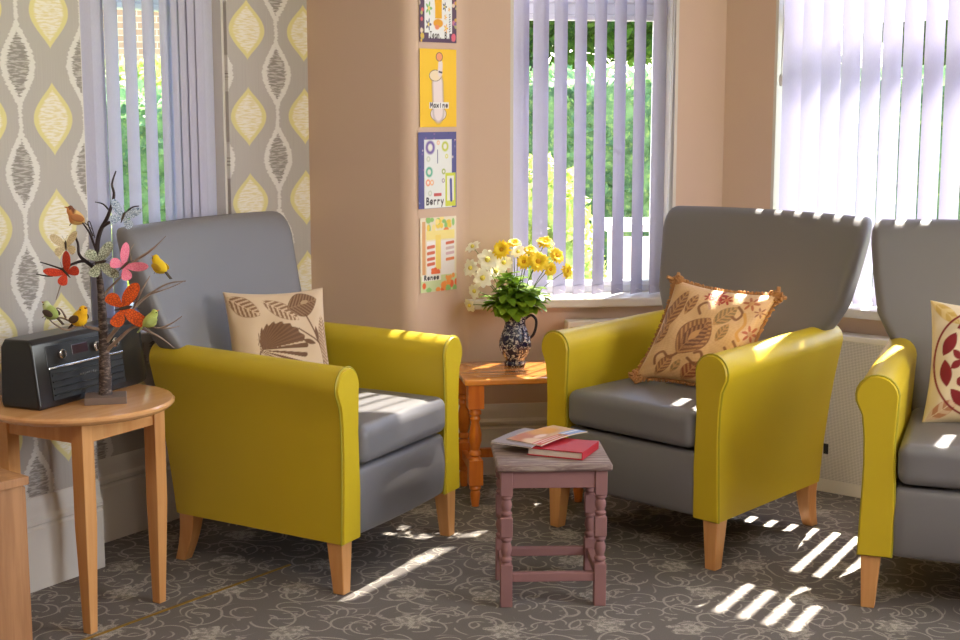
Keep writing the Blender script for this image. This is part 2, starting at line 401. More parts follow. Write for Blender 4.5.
# pier body with a softened outer corner
mb = MB(); rr = 0.05
dp = (P_out - P_in).normalized(); dc = (P_ch - P_out).normalized()
arc = []
a0 = P_out - dp * rr; a1 = P_out + dc * rr
for i in range(9):
    t = i / 8; arc.append((1 - t) ** 2 * a0 + 2 * t * (1 - t) * P_out + t * t * a1)
b0 = P_ch - dc * 0.03; dw = (P_r - P_ch).normalized(); b1 = P_ch + dw * 0.03
arc2 = [(1 - t) ** 2 * b0 + 2 * t * (1 - t) * P_ch + t * t * b1 for t in [i / 6 for i in range(7)]]
poly = [P_in] + arc + arc2 + [P_ch + dw * 0.06 + Vector((0, TH)), P_in + Vector((0, TH))]
mb.add([(p.x, p.y, 0) for p in poly] + [(p.x, p.y, CEIL) for p in poly],
       [tuple(range(len(poly))), tuple(range(len(poly), 2 * len(poly)))] + [(i, (i + 1) % len(poly), len(poly) + (i + 1) % len(poly), len(poly) + i) for i in range(len(poly))])
bpy.data.objects.remove(bpy.data.objects['wall_pier'])
tag(mb.build('wall_pier', M_paint, smooth=30), kind='structure')
W3s0, W3s1 = 0.186, 0.832
wall('wall_back', P_ch + dw * 0.03, P_r, M_paint, opening=(W3s0 - 0.03, W3s1 - 0.03, SILL, WTOP2), side=1)
WRs0, WRs1 = 0.205, 1.80
wall('wall_right_bay', P_r, P_re, M_paint, opening=(WRs0, WRs1, SILL, WTOP), side=1)
wall('wall_right', P_re, Vector((3.0, -2.2)), M_paint, opening=(0.70, 2.90, SILL, WTOP), side=1)
wall('wall_front', Vector((3.0, -2.2)), Vector((-2.55, -2.2)), M_paint, side=1)
wall('wall_left_front', Vector((-2.6, -2.2)), W1s, M_paint, side=1)

def skirting(name, A, B, side=-1, h=0.275):
    d = (B - A).normalized(); nn = Vector((-d.y, d.x)) * side
    prof = [(0, 0), (0.022, 0), (0.022, h * .66), (0.018, h * .68), (0.018, h * .70), (0.024, h * .72), (0.024, h * .76), (0.016, h * .80), (0.013, h * .86), (0.013, h * .90), (0.009, h * .97), (0.004, h), (0, h)]
    mb = MB(); mb.loft([[(A.x + nn.x * o, A.y + nn.y * o, z) for o, z in prof], [(B.x + nn.x * o, B.y + nn.y * o, z) for o, z in prof]])
    tag(mb.build(name, M_white, smooth=20), kind='structure')
skirting('baseboard_left', W1s, E1 - d1 * .006); skirting('baseboard_left_bay', L2 - d2 * .02, P_in)
skirting('baseboard_pier', P_in, P_out); skirting('baseboard_chamfer', P_out, P_ch); skirting('baseboard_back', P_ch, P_r); skirting('baseboard_right', P_r, P_re)
# return between the two left runs
mb = MB(); q = [E1, L2 + d2 * 0.015, L2 - n2 * .05 - d2 * .05, E1 - n1 * .2 - d1 * .05]
mb.add([(p.x, p.y, 0) for p in q] + [(p.x, p.y, CEIL) for p in q], [(0, 1, 2, 3), (4, 5, 6, 7), (0, 1, 5, 4), (1, 2, 6, 5), (2, 3, 7, 6), (3, 0, 4, 7)])
tag(mb.build('wall_left_return', M_paint, smooth=0), kind='structure')
# brass carpet join
mb = MB(); a = atz(60, 649, 0); b = atz(290, 565, 0); dd = (b - a).normalized(); nn = Vector((-dd.y, dd.x, 0)) * 0.004
mb.add([tuple(a + nn), tuple(a - nn), tuple(b - nn), tuple(b + nn)] + [tuple(p + Vector((0, 0, .003))) for p in (a + nn, a - nn, b - nn, b + nn)], [(0, 1, 2, 3), (4, 5, 6, 7), (0, 1, 5, 4), (1, 2, 6, 5), (2, 3, 7, 6), (3, 0, 4, 7)])
tag(mb.build('trim_1', mat_plain('brass_strip', C(170, 135, 60), 0.4, 0.6), smooth=0), kind='structure')

def window(name, A, d, s0, s1, sill_out=0.10, mullions=(), sill_ext=0.05, tz=(1.755, 1.80), yf=.215, th=TH, wtop=WTOP):
    """opening s0..s1 along d from A; d turned left points outside"""
    out = Vector((-d.y, d.x)); root = empty(name, (A.x, A.y, 0), math.atan2(d.y, d.x)); root['kind'] = 'structure'
    L = s1 - s0
    r = MB()   # reveal lining: local x along wall, y outside
    for x in (s0 + .006, s1 - .006): r.box((x, th / 2, (SILL + wtop) / 2), (.012, th, wtop - SILL))
    r.box(((s0 + s1) / 2, th / 2, wtop - .006), (L, th, .012)); r.build('reveal', M_white, root, smooth=0)
    f = MB(); fd = 0.06; fw = 0.024
    z0, z1 = SILL + .03, wtop - .012; a0, a1 = s0 + .012, s1 - .012
    for x in (a0 + fw / 2, a1 - fw / 2): f.box((x, yf, (z0 + z1) / 2), (fw, fd, z1 - z0))
    for z in (z0 + fw / 2, z1 - fw / 2): f.box(((a0 + a1) / 2, yf, z), (a1 - a0, fd, fw))
    f.box(((a0 + a1) / 2, yf, sum(tz) / 2), (a1 - a0, fd, tz[1] - tz[0]))
    for m in mullions: f.box((m, yf, (z0 + z1) / 2), (.07, fd, z1 - z0))
    f.build('window_frame', M_upvc, root, smooth=0, bevel=.004)
    edges = [a0 + fw] + [e for m in mullions for e in (m - .035, m + .035)] + [a1 - fw]
    for i in range(0, len(edges), 2):
        for (za, zb) in ((z0 + fw, tz[0]), (tz[1], z1 - fw)):
            s_ = MB(); x0, x1 = edges[i], edges[i + 1]; sw = .020; ys = yf - .012
            for x in (x0 + sw / 2, x1 - sw / 2): s_.box((x, ys, (za + zb) / 2), (sw, .055, zb - za))
            for z in (za + sw / 2, zb - sw / 2): s_.box(((x0 + x1) / 2, ys, z), (x1 - x0 - 2 * sw, .055, sw))
            sash = s_.build('sash', M_upvc, root, smooth=0, bevel=.004)
            p = MB(); p.box(((x0 + x1) / 2, ys, (za + zb) / 2), (x1 - x0 - 2 * sw + .004, .006, zb - za - 2 * sw + .004)); p.build('pane', M_glass, sash, smooth=0)
    sl = MB(); sl.rbox(((s0 + s1) / 2, (th - .02 - sill_out) / 2, SILL + .012), (L + 2 * sill_ext, th - .02 + sill_out, .035), .008, 1)
    sl.build('window_sill', M_white, root, smooth=50)
    return root
window('window_1', L2, d2, 0.02, 0.685, yf=.20, th=.245)
window('window_2', P_ch, dw, W3s0, W3s1, sill_out=.055, sill_ext=.17, yf=.165, wtop=WTOP2)
window('window_3', P_r, dR, WRs0, WRs1, sill_out=.06, mullions=(1.0,), tz=(1.735, 1.785))
WR_A = Vector((P_re.x, P_re.y)); WR_d = (Vector((3.0, -2.2)) - WR_A).normalized()
window('added_window_4', WR_A, WR_d, 0.70, 2.90, mullions=(1.80,))  # unseen window, added in the right wall for the side fill

def blind(label, A, d, vanes, ztop=2.39, zbot=0.69, width=0.089, off=0.04, rail=None, cord=None):
    ang = math.atan2(d.y, d.x); out = Vector((-d.y, d.x)); base = A + out * off
    root = empty('vertical_blind', (base.x, base.y, 0), ang)
    tag(root, label, 'window blind', None)
    s0, s1 = rail
    hb = MB(); hb.box(((s0 + s1) / 2, 0, ztop + .022), (s1 - s0, .04, .036)); hb.build('headrail', M_upvc, root, bevel=.004)
    for (s, world_deg) in vanes:
        a = math.radians(world_deg) - ang; mb = MB(); rings = []
        nseg = 6; top = []; bot = []
        cols = []
        for z in (ztop, (ztop + zbot) / 2, zbot):
            ring = []
            for k in range(nseg + 1):
                t = (k / nseg - .5) * width; bow = .004 * (1 - (2 * k / nseg - 1) ** 2)
                ring.append((s + t * math.cos(a) - bow * math.sin(a), t * math.sin(a) + bow * math.cos(a), z))
            rings.append(ring)
        vs = [p for r_ in rings for p in r_]; fs = []
        n_ = nseg + 1
        for i in range(2):
            for k in range(nseg): fs.append((i * n_ + k, i * n_ + k + 1, (i + 1) * n_ + k + 1, (i + 1) * n_ + k))
        mb.add(vs, fs)
        v = mb.build('vane', M_vane, root, smooth=60)
        w_ = MB(); ca, sa = math.cos(a), math.sin(a)
        w_.box((s, 0, zbot + .018), (width * .94, .003, .034), rz=a); w_.build('weight_pocket', M_vane, v, smooth=0)
    ch = MB()
    for (sa_, sb_) in zip(vanes[:-1], vanes[1:]):
        pts = [(sa_[0] + (sb_[0] - sa_[0]) * t, -.004, zbot + .02 - .012 * math.sin(PI * t)) for t in (0, .25, .5, .75, 1)]
        ch.tube(pts, .0009, 5)
    ch.build('bottom_chain', M_upvc, root)
    if cord:
        cx, zc = cord; c_ = MB(); c_.tube([(cx, -.03, ztop), (cx + .004, -.032, (ztop + zc) / 2), (cx, -.03, zc)], .0016, 6); c_.tube([(cx + .012, -.03, ztop), (cx + .014, -.032, (ztop + zc) / 2), (cx, -.03, zc)], .0016, 6)
        co = c_.build('pull_cord', M_upvc, root); t_ = MB(); t_.lathe([(.002, 0), (.008, -.01), (.009, -.03), (.006, -.045), (.001, -.048)], 10, (cx, -.03, zc)); t_.build('cord_toggle', M_upvc, co)
    return root
lv = [(.062, 48), (.120, 56), (.197, 76), (.279, 77), (.363, 77), (.442, 77), (.505, 68), (.548, 62), (.588, 62), (.630, 60)]
blind('lavender vertical blind with narrow turned vanes beside the patterned wallpaper', L2, d2, lv, off=.04, rail=(.03, .675))
mv = [(.232 + .0765 * i, (44, 46, 53, 55, 54, 54, 54, 48)[i]) for i in range(8)]
blind('lavender vertical blind half open behind the jug of flowers', P_ch, dw, mv, ztop=2.85, off=.035, rail=(W3s0 + .015, W3s1 - .015), cord=(.80, .77))
rv = [(.262 + .0765 * i, 25) for i in range(20)]
blind('bright lilac vertical blind almost closed behind the two right armchairs', P_r, dR, rv, off=.035, rail=(WRs0 + .015, WRs1 - .015), cord=(.232, 1.53))

# ---------------------------------------------------------------- armchairs
def armchair(loc, rz, label):
    root = tag(empty('armchair', loc, rz), label, 'armchair', 'yellow and grey high-back armchairs')
    ZB = .157
    for sx in (-1, 1):
        def ring(y, t, k=1.0, zt=None):
            zt = .672 + .020 * t if zt is None else zt
            xo = .3535 - .043 * t; r = .058 - .006 * t; xc = .3165 - .020 * t
            pts = []
            pts.append((xo - .092 * (1 - t * .15), ZB)); pts.append((xo, ZB))
            for z, dx in ((.24, -.003), (.32, -.006), (.42, -.008), (.50, -.006), (.56, .001)): pts.append((xo + dx * (1 - .7 * t) + .036 * t * ((z - ZB) / .5) ** 1.6, z))
            for i in range(13):
                a = -.25 + (PI + .45) * i / 12
                pts.append((xc + r * math.cos(a), zt - r + r * math.sin(a)))
            for z, dx in ((.54, .004), (.48, .007), (.40, .008), (.30, .004)): pts.append((xc - r + dx - (.0 if z > .45 else .004), z))
            cx, cz = xc, .42
            out = []
            for (x, z) in pts:
                x2 = cx + (x - cx) * k; z2 = z if k == 1 else (zt - (zt - z) * 1.0 - (.004 if z > zt - r else -.002 if z < ZB + .01 else 0) * (1 - k) / .06)
                yy = y + (z - ZB) * .12 * t
                out.append((sx * x2, yy, z2))
            return out
        mb = MB(); R = [ring(-.004, 0, .94), ring(.001, 0, .985), ring(.008, 0, 1.0)]
        for i in range(1, 9):
            t = i / 8; R.append(ring(.008 + .625 * t, t))
        R.append(ring(.641, 1.0, .96))
        mb.loft(R); arm = mb.build('armrest', M_yellow, root, smooth=50)
        pr = ring(.004, 0, 1.012); pp = MB(); pp.tube(pr[1:] + [pr[0]], .0032, 6, closed=True); pp.build('piping', M_pipe_y, arm)
    # backrest: wings flare towards the top
    prof = [(.30, .250, .50, .60), (.45, .254, .505, .625), (.54, .268, .535, .650), (.60, .290, .555, .668), (.66, .318, .575, .685), (.70, .346, .590, .696), (.76, .378, .610, .710), (.82, .389, .630, .725), (.88, .399, .648, .740),
            (.94, .407, .664, .754), (.97, .411, .672, .760), (.995, .412, .682, .765), (1.013, .411, .693, .768), (1.028, .408, .706, .770), (1.039, .402, .720, .769), (1.045, .394, .733, .766), (1.048, .382, .744, .760)]
    R = []
    for z, wd, y0, y1 in prof:
        ring = []; th = y1 - y0; r = min(.035, th * .42)
        cx, cy = wd - r, th / 2 - r
        for q, (sx, sy) in enumerate(((1, -1), (1, 1), (-1, 1), (-1, -1))):
            for i in range(7):
                a = -PI / 2 + q * PI / 2 + PI / 2 * i / 6
                ring.append((sx * cx + r * math.cos(a), (y0 + y1) / 2 + sy * cy + r * math.sin(a)))
        # subdivide front edge and scoop it a little
        pts = []
        for i, p in enumerate(ring):
            pts.append(p); nx = ring[(i + 1) % len(ring)]
            if abs(nx[0] - p[0]) > .2:
                for j in range(1, 10): pts.append((p[0] + (nx[0] - p[0]) * j / 10, p[1] + (nx[1] - p[1]) * j / 10))
        out = []
        for x, y in pts:
            u = x / wd; y2 = y
            if y < (y0 + y1) / 2: y2 = y + .028 * (1 - min(1, abs(u)) ** 2) * min(1, (z - .3) / .4) * (1 if z < 1.0 else max(0, (1.06 - z) / .06))
            zz = z + (.006 * (1 - u * u) * min(1, (z - .94) / .1) if z > .94 else 0)
            out.append((x, y2, zz))
        R.append(out)
    mb = MB(); mb.loft(R); mb.build('backrest', M_grey, root, smooth=60)
    # seat
    mb = MB(); mb.rbox((0, .265, .427), (.512, .56, .118), .032, 4, crown=.014)
    cu = mb.build('seat_cushion', M_grey, root, smooth=60)
    mb = MB(); mb.rbox((0, .045, .258), (.53, .072, .204), .018, 3, fn=lambda x, y, z: (x, y - .010 * (1 - (x / .27) ** 2) - .012 * math.sin(PI * min(1, max(0, (z - .15) / .22))) * (1 if y < .05 else 0), z))
    mb.build('front_rail', M_grey, root, smooth=60)
    mb = MB(); mb.box((0, .33, .262), (.53, .56, .196)); mb.build('seat_base', M_grey, root, smooth=0)
    mb = MB(); mb.box((0, .33, .160), (.52, .60, .006)); mb.build('underside_cloth', M_black, root, smooth=0)
    tg = MB(); tg.box((.323, .655, .27), (.018, .002, .035)); tg.build('care_tag', M_black, root, smooth=0)
    def leg(x0, y0, x1, y1, curve):
        mb = MB(); R = []
        for i in range(7):
            t = i / 6; hw = (.0275 * (1 - t) + .0185 * t); z = .162 * (1 - t)
            cx = x0 + (x1 - x0) * t; cy = y0 + (y1 - y0) * (t if not curve else t ** 1.8)
            R.append([(cx + a * hw, cy + b * hw, z) for a, b in ((-1, -1), (1, -1), (1, 1), (-1, 1))])
        mb.loft(R); mb.build('leg', M_beech, root, smooth=20, bevel=.003)
    for sx in (-1, 1):
        leg(sx * .318, .035, sx * .321, .027, False); leg(sx * .282, .606, sx * .279, .645, True)
    return root
armchair((-.233, 4.251, 0), math.radians(62.588), 'yellow and grey armchair beside the round table, holding the leaf-patterned cushion')
armchair((.472, 4.405, 0), math.radians(-44.915), 'yellow and grey armchair behind the mauve stool, holding the gold fringed cushion')
armchair((1.398, 3.734, 0), math.radians(-20.369), 'yellow and grey armchair cut off by the frame edge, holding the red and cream cushion')

# ---------------------------------------------------------------- painting helpers (pattern of the cloth or paper itself)
def S(c): return np.array([lin(c[0]), lin(c[1]), lin(c[2])])
def smooth_path(P, n=4):
    out = []
    for i in range(len(P) - 1):
        p0 = P[max(i - 1, 0)]; p1 = P[i]; p2 = P[i + 1]; p3 = P[min(i + 2, len(P) - 1)]
        for k in range(n):
            t = k / n; out.append(.5 * ((2 * p1) + (p2 - p0) * t + (2 * p0 - 5 * p1 + 4 * p2 - p3) * t * t + (-p0 + 3 * p1 - 3 * p2 + p3) * t ** 3))
    return out + [P[-1]]
class Paint:
    def __init__(s, x, y, base):
        s.x = x; s.y = y; s.c = np.tile(S(base), (len(x), 1)).astype(float)
    def put(s, m, c, a=1.0):
        m = (np.clip(m, 0, 1) * a)[:, None]; s.c = s.c * (1 - m) + S(c)[None] * m
    def ell(s, cx, cy, rx, ry, c, ang=0, a=1.0, soft=.04):
        ca, sa = math.cos(ang), math.sin(ang); X = s.x - cx; Y = s.y - cy
        r = np.hypot((X * ca + Y * sa) / rx, (-X * sa + Y * ca) / ry); s.put((1 - r) / soft + .5, c, a)
    def rect(s, x0, y0, x1, y1, c, a=1.0):
        s.put(((s.x > x0) & (s.x < x1) & (s.y > y0) & (s.y < y1)).astype(float), c, a)
    def line(s, pts, wd, c, a=1.0, soft=.4):
        if len(pts) > 3: pts = [(q.x, q.y) for q in smooth_path([Vector((p[0], p[1])) for p in pts], 4)]
        d = np.full(len(s.x), 9.0)
        for (x0, y0), (x1, y1) in zip(pts[:-1], pts[1:]):
            dx, dy = x1 - x0, y1 - y0; L = dx * dx + dy * dy + 1e-12
            t = np.clip(((s.x - x0) * dx + (s.y - y0) * dy) / L, 0, 1); d = np.minimum(d, np.hypot(s.x - x0 - t * dx, s.y - y0 - t * dy))
        s.put((wd - d) / (wd * soft) + .5, c, a)
    def leaf(s, x0, y0, x1, y1, wd, c, vein=None, nv=9, fat=1.0, side=None):
        dx, dy = x1 - x0, y1 - y0; L = math.hypot(dx, dy); ux, uy = dx / L, dy / L
        t = ((s.x - x0) * ux + (s.y - y0) * uy) / L; n = (-(s.x - x0) * uy + (s.y - y0) * ux)
        prof = wd * np.sin(PI * np.clip(t, 0, 1) ** fat) ** .8
        m = ((t > 0) & (t < 1)) * np.clip((prof - np.abs(n)) / .012, 0, 1)
        if side: m = m * (n * side > 0)
        s.put(m, c)
        if vein:
            st = np.sin((t * 1.0 - np.abs(n) / L * .9) * nv * 2 * PI); s.put(m * np.clip(st * 3, 0, 1) * (np.abs(n) < prof * .9), vein, .8)
            s.put(m * (np.abs(n) < .008), vein)
    def flower(s, cx, cy, r, c, n=5, cc=None, k=.35):
        X = s.x - cx; Y = s.y - cy; rr = np.hypot(X, Y); th = np.arctan2(Y, X); R = r * (1 - k + k * np.cos(n * th))
        s.put((R - rr) / (r * .1) + .5, c)
        if cc: s.ell(cx, cy, r * .3, r * .3, cc, soft=.2)
STROKES = {  # handwritten strokes on a 1 x 1 box (x, y from the baseline)
 'J': [[(.1, 1), (.9, 1)], [(.55, 1), (.55, .1), (.3, -.05), (.05, .15)]], 'e': [[(.1, .3), (.8, .35), (.7, .6), (.35, .62), (.1, .35), (.3, .02), (.8, .1)]],
 'a': [[(.75, .55), (.35, .6), (.1, .3), (.3, 0), (.75, .2), (.75, .6)], [(.75, .3), (.85, 0)]], 'n': [[(.1, .6), (.15, 0)], [(.15, .4), (.5, .62), (.75, .5), (.8, 0)]],
 '.': [[(.4, 0), (.45, .05)]], 'B': [[(.1, 0), (.15, 1)], [(.15, 1), (.7, .9), (.6, .6), (.15, .52), (.8, .4), (.75, .05), (.1, 0)]],
 'M': [[(.05, 0), (.1, 1), (.45, .35), (.8, 1), (.9, 0)]], 'x': [[(.1, .6), (.8, 0)], [(.8, .6), (.1, 0)]], 'i': [[(.4, .6), (.4, 0)], [(.4, .8), (.42, .85)]],
 'r': [[(.2, .6), (.2, 0)], [(.2, .4), (.5, .62), (.75, .55)]], 'y': [[(.1, .6), (.45, .05)], [(.85, .6), (.3, -.4)]], 'R': [[(.1, 0), (.15, 1), (.7, .9), (.65, .6), (.15, .5), (.85, 0)]], 'E': [[(.8, 1), (.15, 1), (.15, 0), (.8, 0)], [(.15, .5), (.7, .5)]],
 'm': [[(.05, .6), (.08, 0)], [(.08, .4), (.3, .6), (.42, .5), (.44, 0)], [(.44, .4), (.7, .6), (.85, .5), (.87, 0)]], 'j': [[(.5, .6), (.45, -.3), (.2, -.35)], [(.5, .8), (.5, .85)]], 'o': [[(.45, .6), (.1, .3), (.45, 0), (.8, .3), (.45, .6)]], 't': [[(.45, .95), (.45, .05), (.7, .05)], [(.15, .6), (.75, .6)]]}
def write(p, text, x, y, h, adv, wd, c):
    for i, ch in enumerate(text):
        for st in STROKES.get(ch, []): p.line([(x + i * adv + a * adv * .85, y + b * h) for a, b in st], wd, c)

def pillow(name, W, H, T, paint_fn, mat, loc, rot, n=150, pinch=.08, back=(200, 170, 130), sag=0.0, skew=0.0):
    g = np.linspace(-1, 1, n + 1); U, Vv = np.meshgrid(g, g); U = U.ravel(); Vv = Vv.ravel()
    x = W / 2 * U * (1 - pinch * (1 - Vv ** 2) * U ** 2); z = H / 2 * Vv * (1 - pinch * (1 - U ** 2) * Vv ** 2)
    th = T / 2 * (np.clip((1 - U ** 2) * (1 - Vv ** 2), 0, 1) ** .42)
    wr = .004 * np.sin(7 * U + 3 * Vv) * np.sin(5 * Vv - 2 * U) + .004 * np.sin(13 * (U * .6 - Vv)) * np.exp(-((np.abs(U) - .8) ** 2 + (np.abs(Vv) - .8) ** 2) * 6)
    y = -(th + wr * (1 - U ** 8) * (1 - Vv ** 8) * (th > .002))
    x = x + skew * z
    fr = np.stack([x, y, z], 1); bk = np.stack([x, th, z], 1)
    if sag: 
        for A_ in (fr, bk): A_[:, 1] += sag * (A_[:, 2] / H) ** 2
    m = n + 1; mb = MB(); vs = fr.tolist(); fs = [(j * m + i, j * m + i + 1, (j + 1) * m + i + 1, (j + 1) * m + i) for j in range(n) for i in range(n)]
    bidx = {}; step = 1
    for j in range(m):
        for i in range(m):
            q = j * m + i
            if i in (0, n) or j in (0, n): bidx[q] = q
            else: bidx[q] = len(vs); vs.append(bk[q].tolist())
    fs += [(bidx[j * m + i], bidx[(j + 1) * m + i], bidx[(j + 1) * m + i + 1], bidx[j * m + i + 1]) for j in range(n) for i in range(n)]
    mb.v = [tuple(p) for p in vs]; mb.f = fs
    p = Paint(U, Vv, back); paint_fn(p); cc = np.tile(S(back), (len(vs), 1)); cc[:len(p.c)] = p.c
    o = mb.build(name, mat, None, smooth=80, col=cc); o.location = loc; o.rotation_euler = rot
    return o
M_cloth = mat_vcol('printed_cloth', 0.85, bump=(700.0, 0.25, 0.002), Sheen_Weight=0.15)
M_cloth_shiny = mat_vcol('satin_brocade', 0.42, bump=(260.0, 0.45, 0.004), Sheen_Weight=0.2)
def paint_leaf(p):
    br = (108, 74, 48); br2 = (134, 98, 68)
    p.put(.3 + .3 * np.sin(p.x * 90) * np.sin(p.y * 90), (206, 176, 148), .35)
    p.leaf(-1.0, .88, -.42, .52, .19, br2, (212, 184, 152), 7)
    X = p.x + .04; Y = p.y + .02; tl = .42 * X + .91 * Y   # big fan leaf: dark upper half, ribbed lower half
    X2 = X * .91 - Y * -.42; rr = np.hypot((X * .94 - Y * .34) / .50, (X * .34 + Y * .94) / .38)
    rad = np.arctan2(p.y + .10, p.x + .52); edge = 1 + .05 * np.sin(rad * 34)
    inside = np.clip((edge - rr) / .03, 0, 1); up_ = (Y + .10 - .30 * (X + .5) * .5 > 0).astype(float)
    rib = np.clip(np.sin(rad * 34) * 3 + .6, 0, 1)
    p.put(inside * (1 - up_) * rib, br); p.put(inside * up_, br); p.put(inside * up_ * np.clip(np.sin(rad * 60) * 2, 0, 1), br2, .6)
    p.line([(-.50, -.12), (-.62, -.62), (-.6, -.9)], .014, br)
    p.leaf(-.36, .82, .34, .40, .16, br2, (214, 186, 154), 8)
    p.line([(.3, .24), (.62, .05), (.8, -.1)], .014, br)
    p.leaf(.12, .62, .78, .78, .25, br, (150, 116, 84), 9); p.ell(.5, .74, .08, .04, (176, 146, 112), .3)
    p.line([(.5, .5), (.66, .12), (.8, -.3), (.88, -.95)], .016, br); p.leaf(.36, .04, .64, -.04, .05, br); p.leaf(.7, -.02, .68, .28, .05, br)
    p.leaf(.96, -.62, .84, .48, .17, br2, (210, 180, 148), 16); p.line([(.7, -.45), (.86, -.85)], .03, br2)
    p.leaf(-.85, -.55, -.52, -.95, .16, br, (150, 116, 84), 5); p.leaf(.2, -.98, .52, -.62, .12, br2, (212, 184, 152), 6); p.leaf(.55, -.5, .62, -.95, .1, br2, (212, 184, 152), 6)
def paint_gold(p):
    br = (134, 86, 50); ol = (140, 112, 66); tan = (196, 144, 90); dr = (110, 66, 40)
    p.put(.5 + .5 * np.sin(p.x * 60 + 8 * np.sin(p.y * 9)) * np.sin(p.y * 70 + 6 * np.sin(p.x * 8)), (190, 138, 84), .35)
    p.leaf(-.88, -.10, -.62, .82, .17, br, tan, 9); p.leaf(-.95, -.35, -.72, .05, .12, br, tan, 5)
    p.leaf(-.34, -.46, .04, .30, .33, br, tan, 8); p.leaf(-.30, -.34, .04, .18, .20, dr, (176, 124, 76), 6); p.leaf(-.22, -.18, -.06, .06, .07, tan)
    p.leaf(-.50, .30, -.40, .78, .10, br, tan, 5); p.leaf(.12, .18, .42, .62, .15, ol, tan, 6); p.leaf(.28, -.12, .40, .26, .10, ol, tan, 5)
    p.leaf(-.62, -.95, -.42, -.48, .13, br, tan, 6); p.leaf(-.10, -.98, .14, -.55, .17, (142, 76, 44), tan, 5); p.leaf(.16, -.66, .34, -.34, .10, br, tan, 4); p.leaf(-.34, -.86, -.22, -.56, .08, ol, tan, 3)
    for pts in ([(-.34, -.46), (-.48, -.55), (-.62, -.46), (-.74, -.56), (-.70, -.72)], [(-.1, -.52), (.08, -.62), (.16, -.48), (.1, -.36), (0, -.4)], [(-.2, .36), (-.28, .5), (-.16, .62), (-.06, .5)], [(.44, .62), (.56, .5), (.5, .36), (.4, .4)], [(.5, -.2), (.62, -.3), (.72, -.18), (.62, -.06)], [(-.9, .2), (-.98, .3), (-.9, .42)]): p.line(pts, .026, br)
    for cx, cy, r_ in ((-.02, .84, .19), (.16, .74, .13), (-.18, .76, .11), (.04, .66, .09)): p.flower(cx, cy, r_, (164, 44, 26), 6, (196, 110, 66), .35)
    for cx, cy, r_, c in ((.64, .74, .17, (170, 92, 52)), (.88, .15, .17, (178, 84, 40)), (.84, -.22, .14, (190, 110, 40)), (.78, -.55, .16, (140, 84, 46)), (.88, .58, .12, (150, 90, 50)), (.55, -.82, .14, (140, 84, 46))): p.flower(cx, cy, r_, c, 6, tan, .4)
    p.line([(.60, .5), (.7, .3), (.62, .1), (.72, -.02)], .03, (206, 150, 70))
def paint_red(p):
    rd = (132, 24, 30); tn = (190, 132, 98)
    p.leaf(-1, 1, -.55, .62, .12, (206, 170, 92), (226, 200, 140), 3); p.leaf(-.95, -.95, -.5, -.6, .12, tn, (226, 200, 170), 3)
    R = np.hypot(p.x, p.y); p.put((.022 - np.abs(R - .95)) / .01, rd)
    for k in range(10):
        a = k * 2 * PI / 10 + .25; ca, sa = math.cos(a), math.sin(a); px, py = -sa, ca
        p.leaf(.74 * ca - .22 * px, .74 * sa - .22 * py, .78 * ca + .22 * px, .78 * sa + .22 * py, .105, rd)
        b = a + PI / 10; cb, sb = math.cos(b), math.sin(b)
        if k % 2:
            for q in range(3): p.ell(.5 * cb + .07 * math.cos(b + q * 2.1), .5 * sb + .07 * math.sin(b + q * 2.1), .078, .078, rd)
        else:
            for q in range(4): p.leaf(.5 * cb, .5 * sb, .5 * cb + .22 * math.cos(b + .78 + q * PI / 2), .5 * sb + .22 * math.sin(b + .78 + q * PI / 2), .065, rd)
    for k in range(6):
        a = k * PI / 3; p.leaf(.05 * math.cos(a), .05 * math.sin(a), .3 * math.cos(a), .3 * math.sin(a), .07, tn if k % 2 else rd)
    for k in range(4):
        a = k * PI / 2 + .4; p.leaf(.3 * math.cos(a), .3 * math.sin(a), .42 * math.cos(a + .5), .42 * math.sin(a + .5), .07, tn)
R_ = math.radians
o = pillow('cushion', .335, .36, .12, paint_leaf, M_cloth, (-.635, 4.42, .660), (R_(-17), R_(1), R_(28)), back=(206, 180, 150)); tag(o, 'beige cushion printed with brown leaves on the armchair beside the round table', 'cushion')
o = pillow('cushion', .345, .35, .14, paint_gold, M_cloth_shiny, (.745, 4.60, .658), (R_(-20), R_(6), R_(-22)), skew=.20, back=(216, 176, 128), pinch=.10); tag(o, 'gold brocade cushion with fringed corners and a dark red flower', 'cushion')
gold = o
fr = MB()
M_fringe = mat_plain('brown_fringe', C(176, 126, 78), 0.9, var=.35)
for k in range(4):
    for i in range(64):
        t = -1 + 2 * (i + .5) / 64
        u, v = ((t, 1), (1, -t), (-t, -1), (-1, t))[k]
        z = .175 * v * (1 - .10 * (1 - u * u) * v * v); x = .1725 * u * (1 - .10 * (1 - v * v) * u * u) + .20 * z
        nx, nz = ((0, 1), (1, 0), (0, -1), (-1, 0))[k]; corner = abs(t) ** 10
        L = .010 + .018 * corner; jx = random.uniform(-.004, .004)
        fr.tube([(x, random.uniform(-.004, .004), z), (x + nx * L + jx * abs(nz) + nz * 0, random.uniform(-.01, .01) * (1 + 2 * corner), z + nz * L + jx * abs(nx))], [.0042 + .004 * corner, .003 + .004 * corner], 5)
for cu_, cv_ in ((-1, 1), (1, 1), (-1, -1), (1, -1)):
    for i in range(70):
        d = Vector((random.gauss(0, 1), random.gauss(0, .7), random.gauss(0, 1))).normalized(); zc_ = .170 * cv_; xc_ = .168 * cu_ + .20 * zc_
        c0 = Vector((xc_, 0, zc_)); fr.tube([tuple(c0 + d * .006), tuple(c0 + d * random.uniform(.017, .025))], [.006, .0035], 5)
fr.build('fringe', M_fringe, gold)
o = pillow('cushion', .38, .37, .13, paint_red, M_cloth, (1.502, 4.07, .655), (R_(-17), R_(2), R_(-16)), back=(224, 206, 176)); tag(o, 'cream cushion with dark red petal ring on the rightmost armchair', 'cushion')

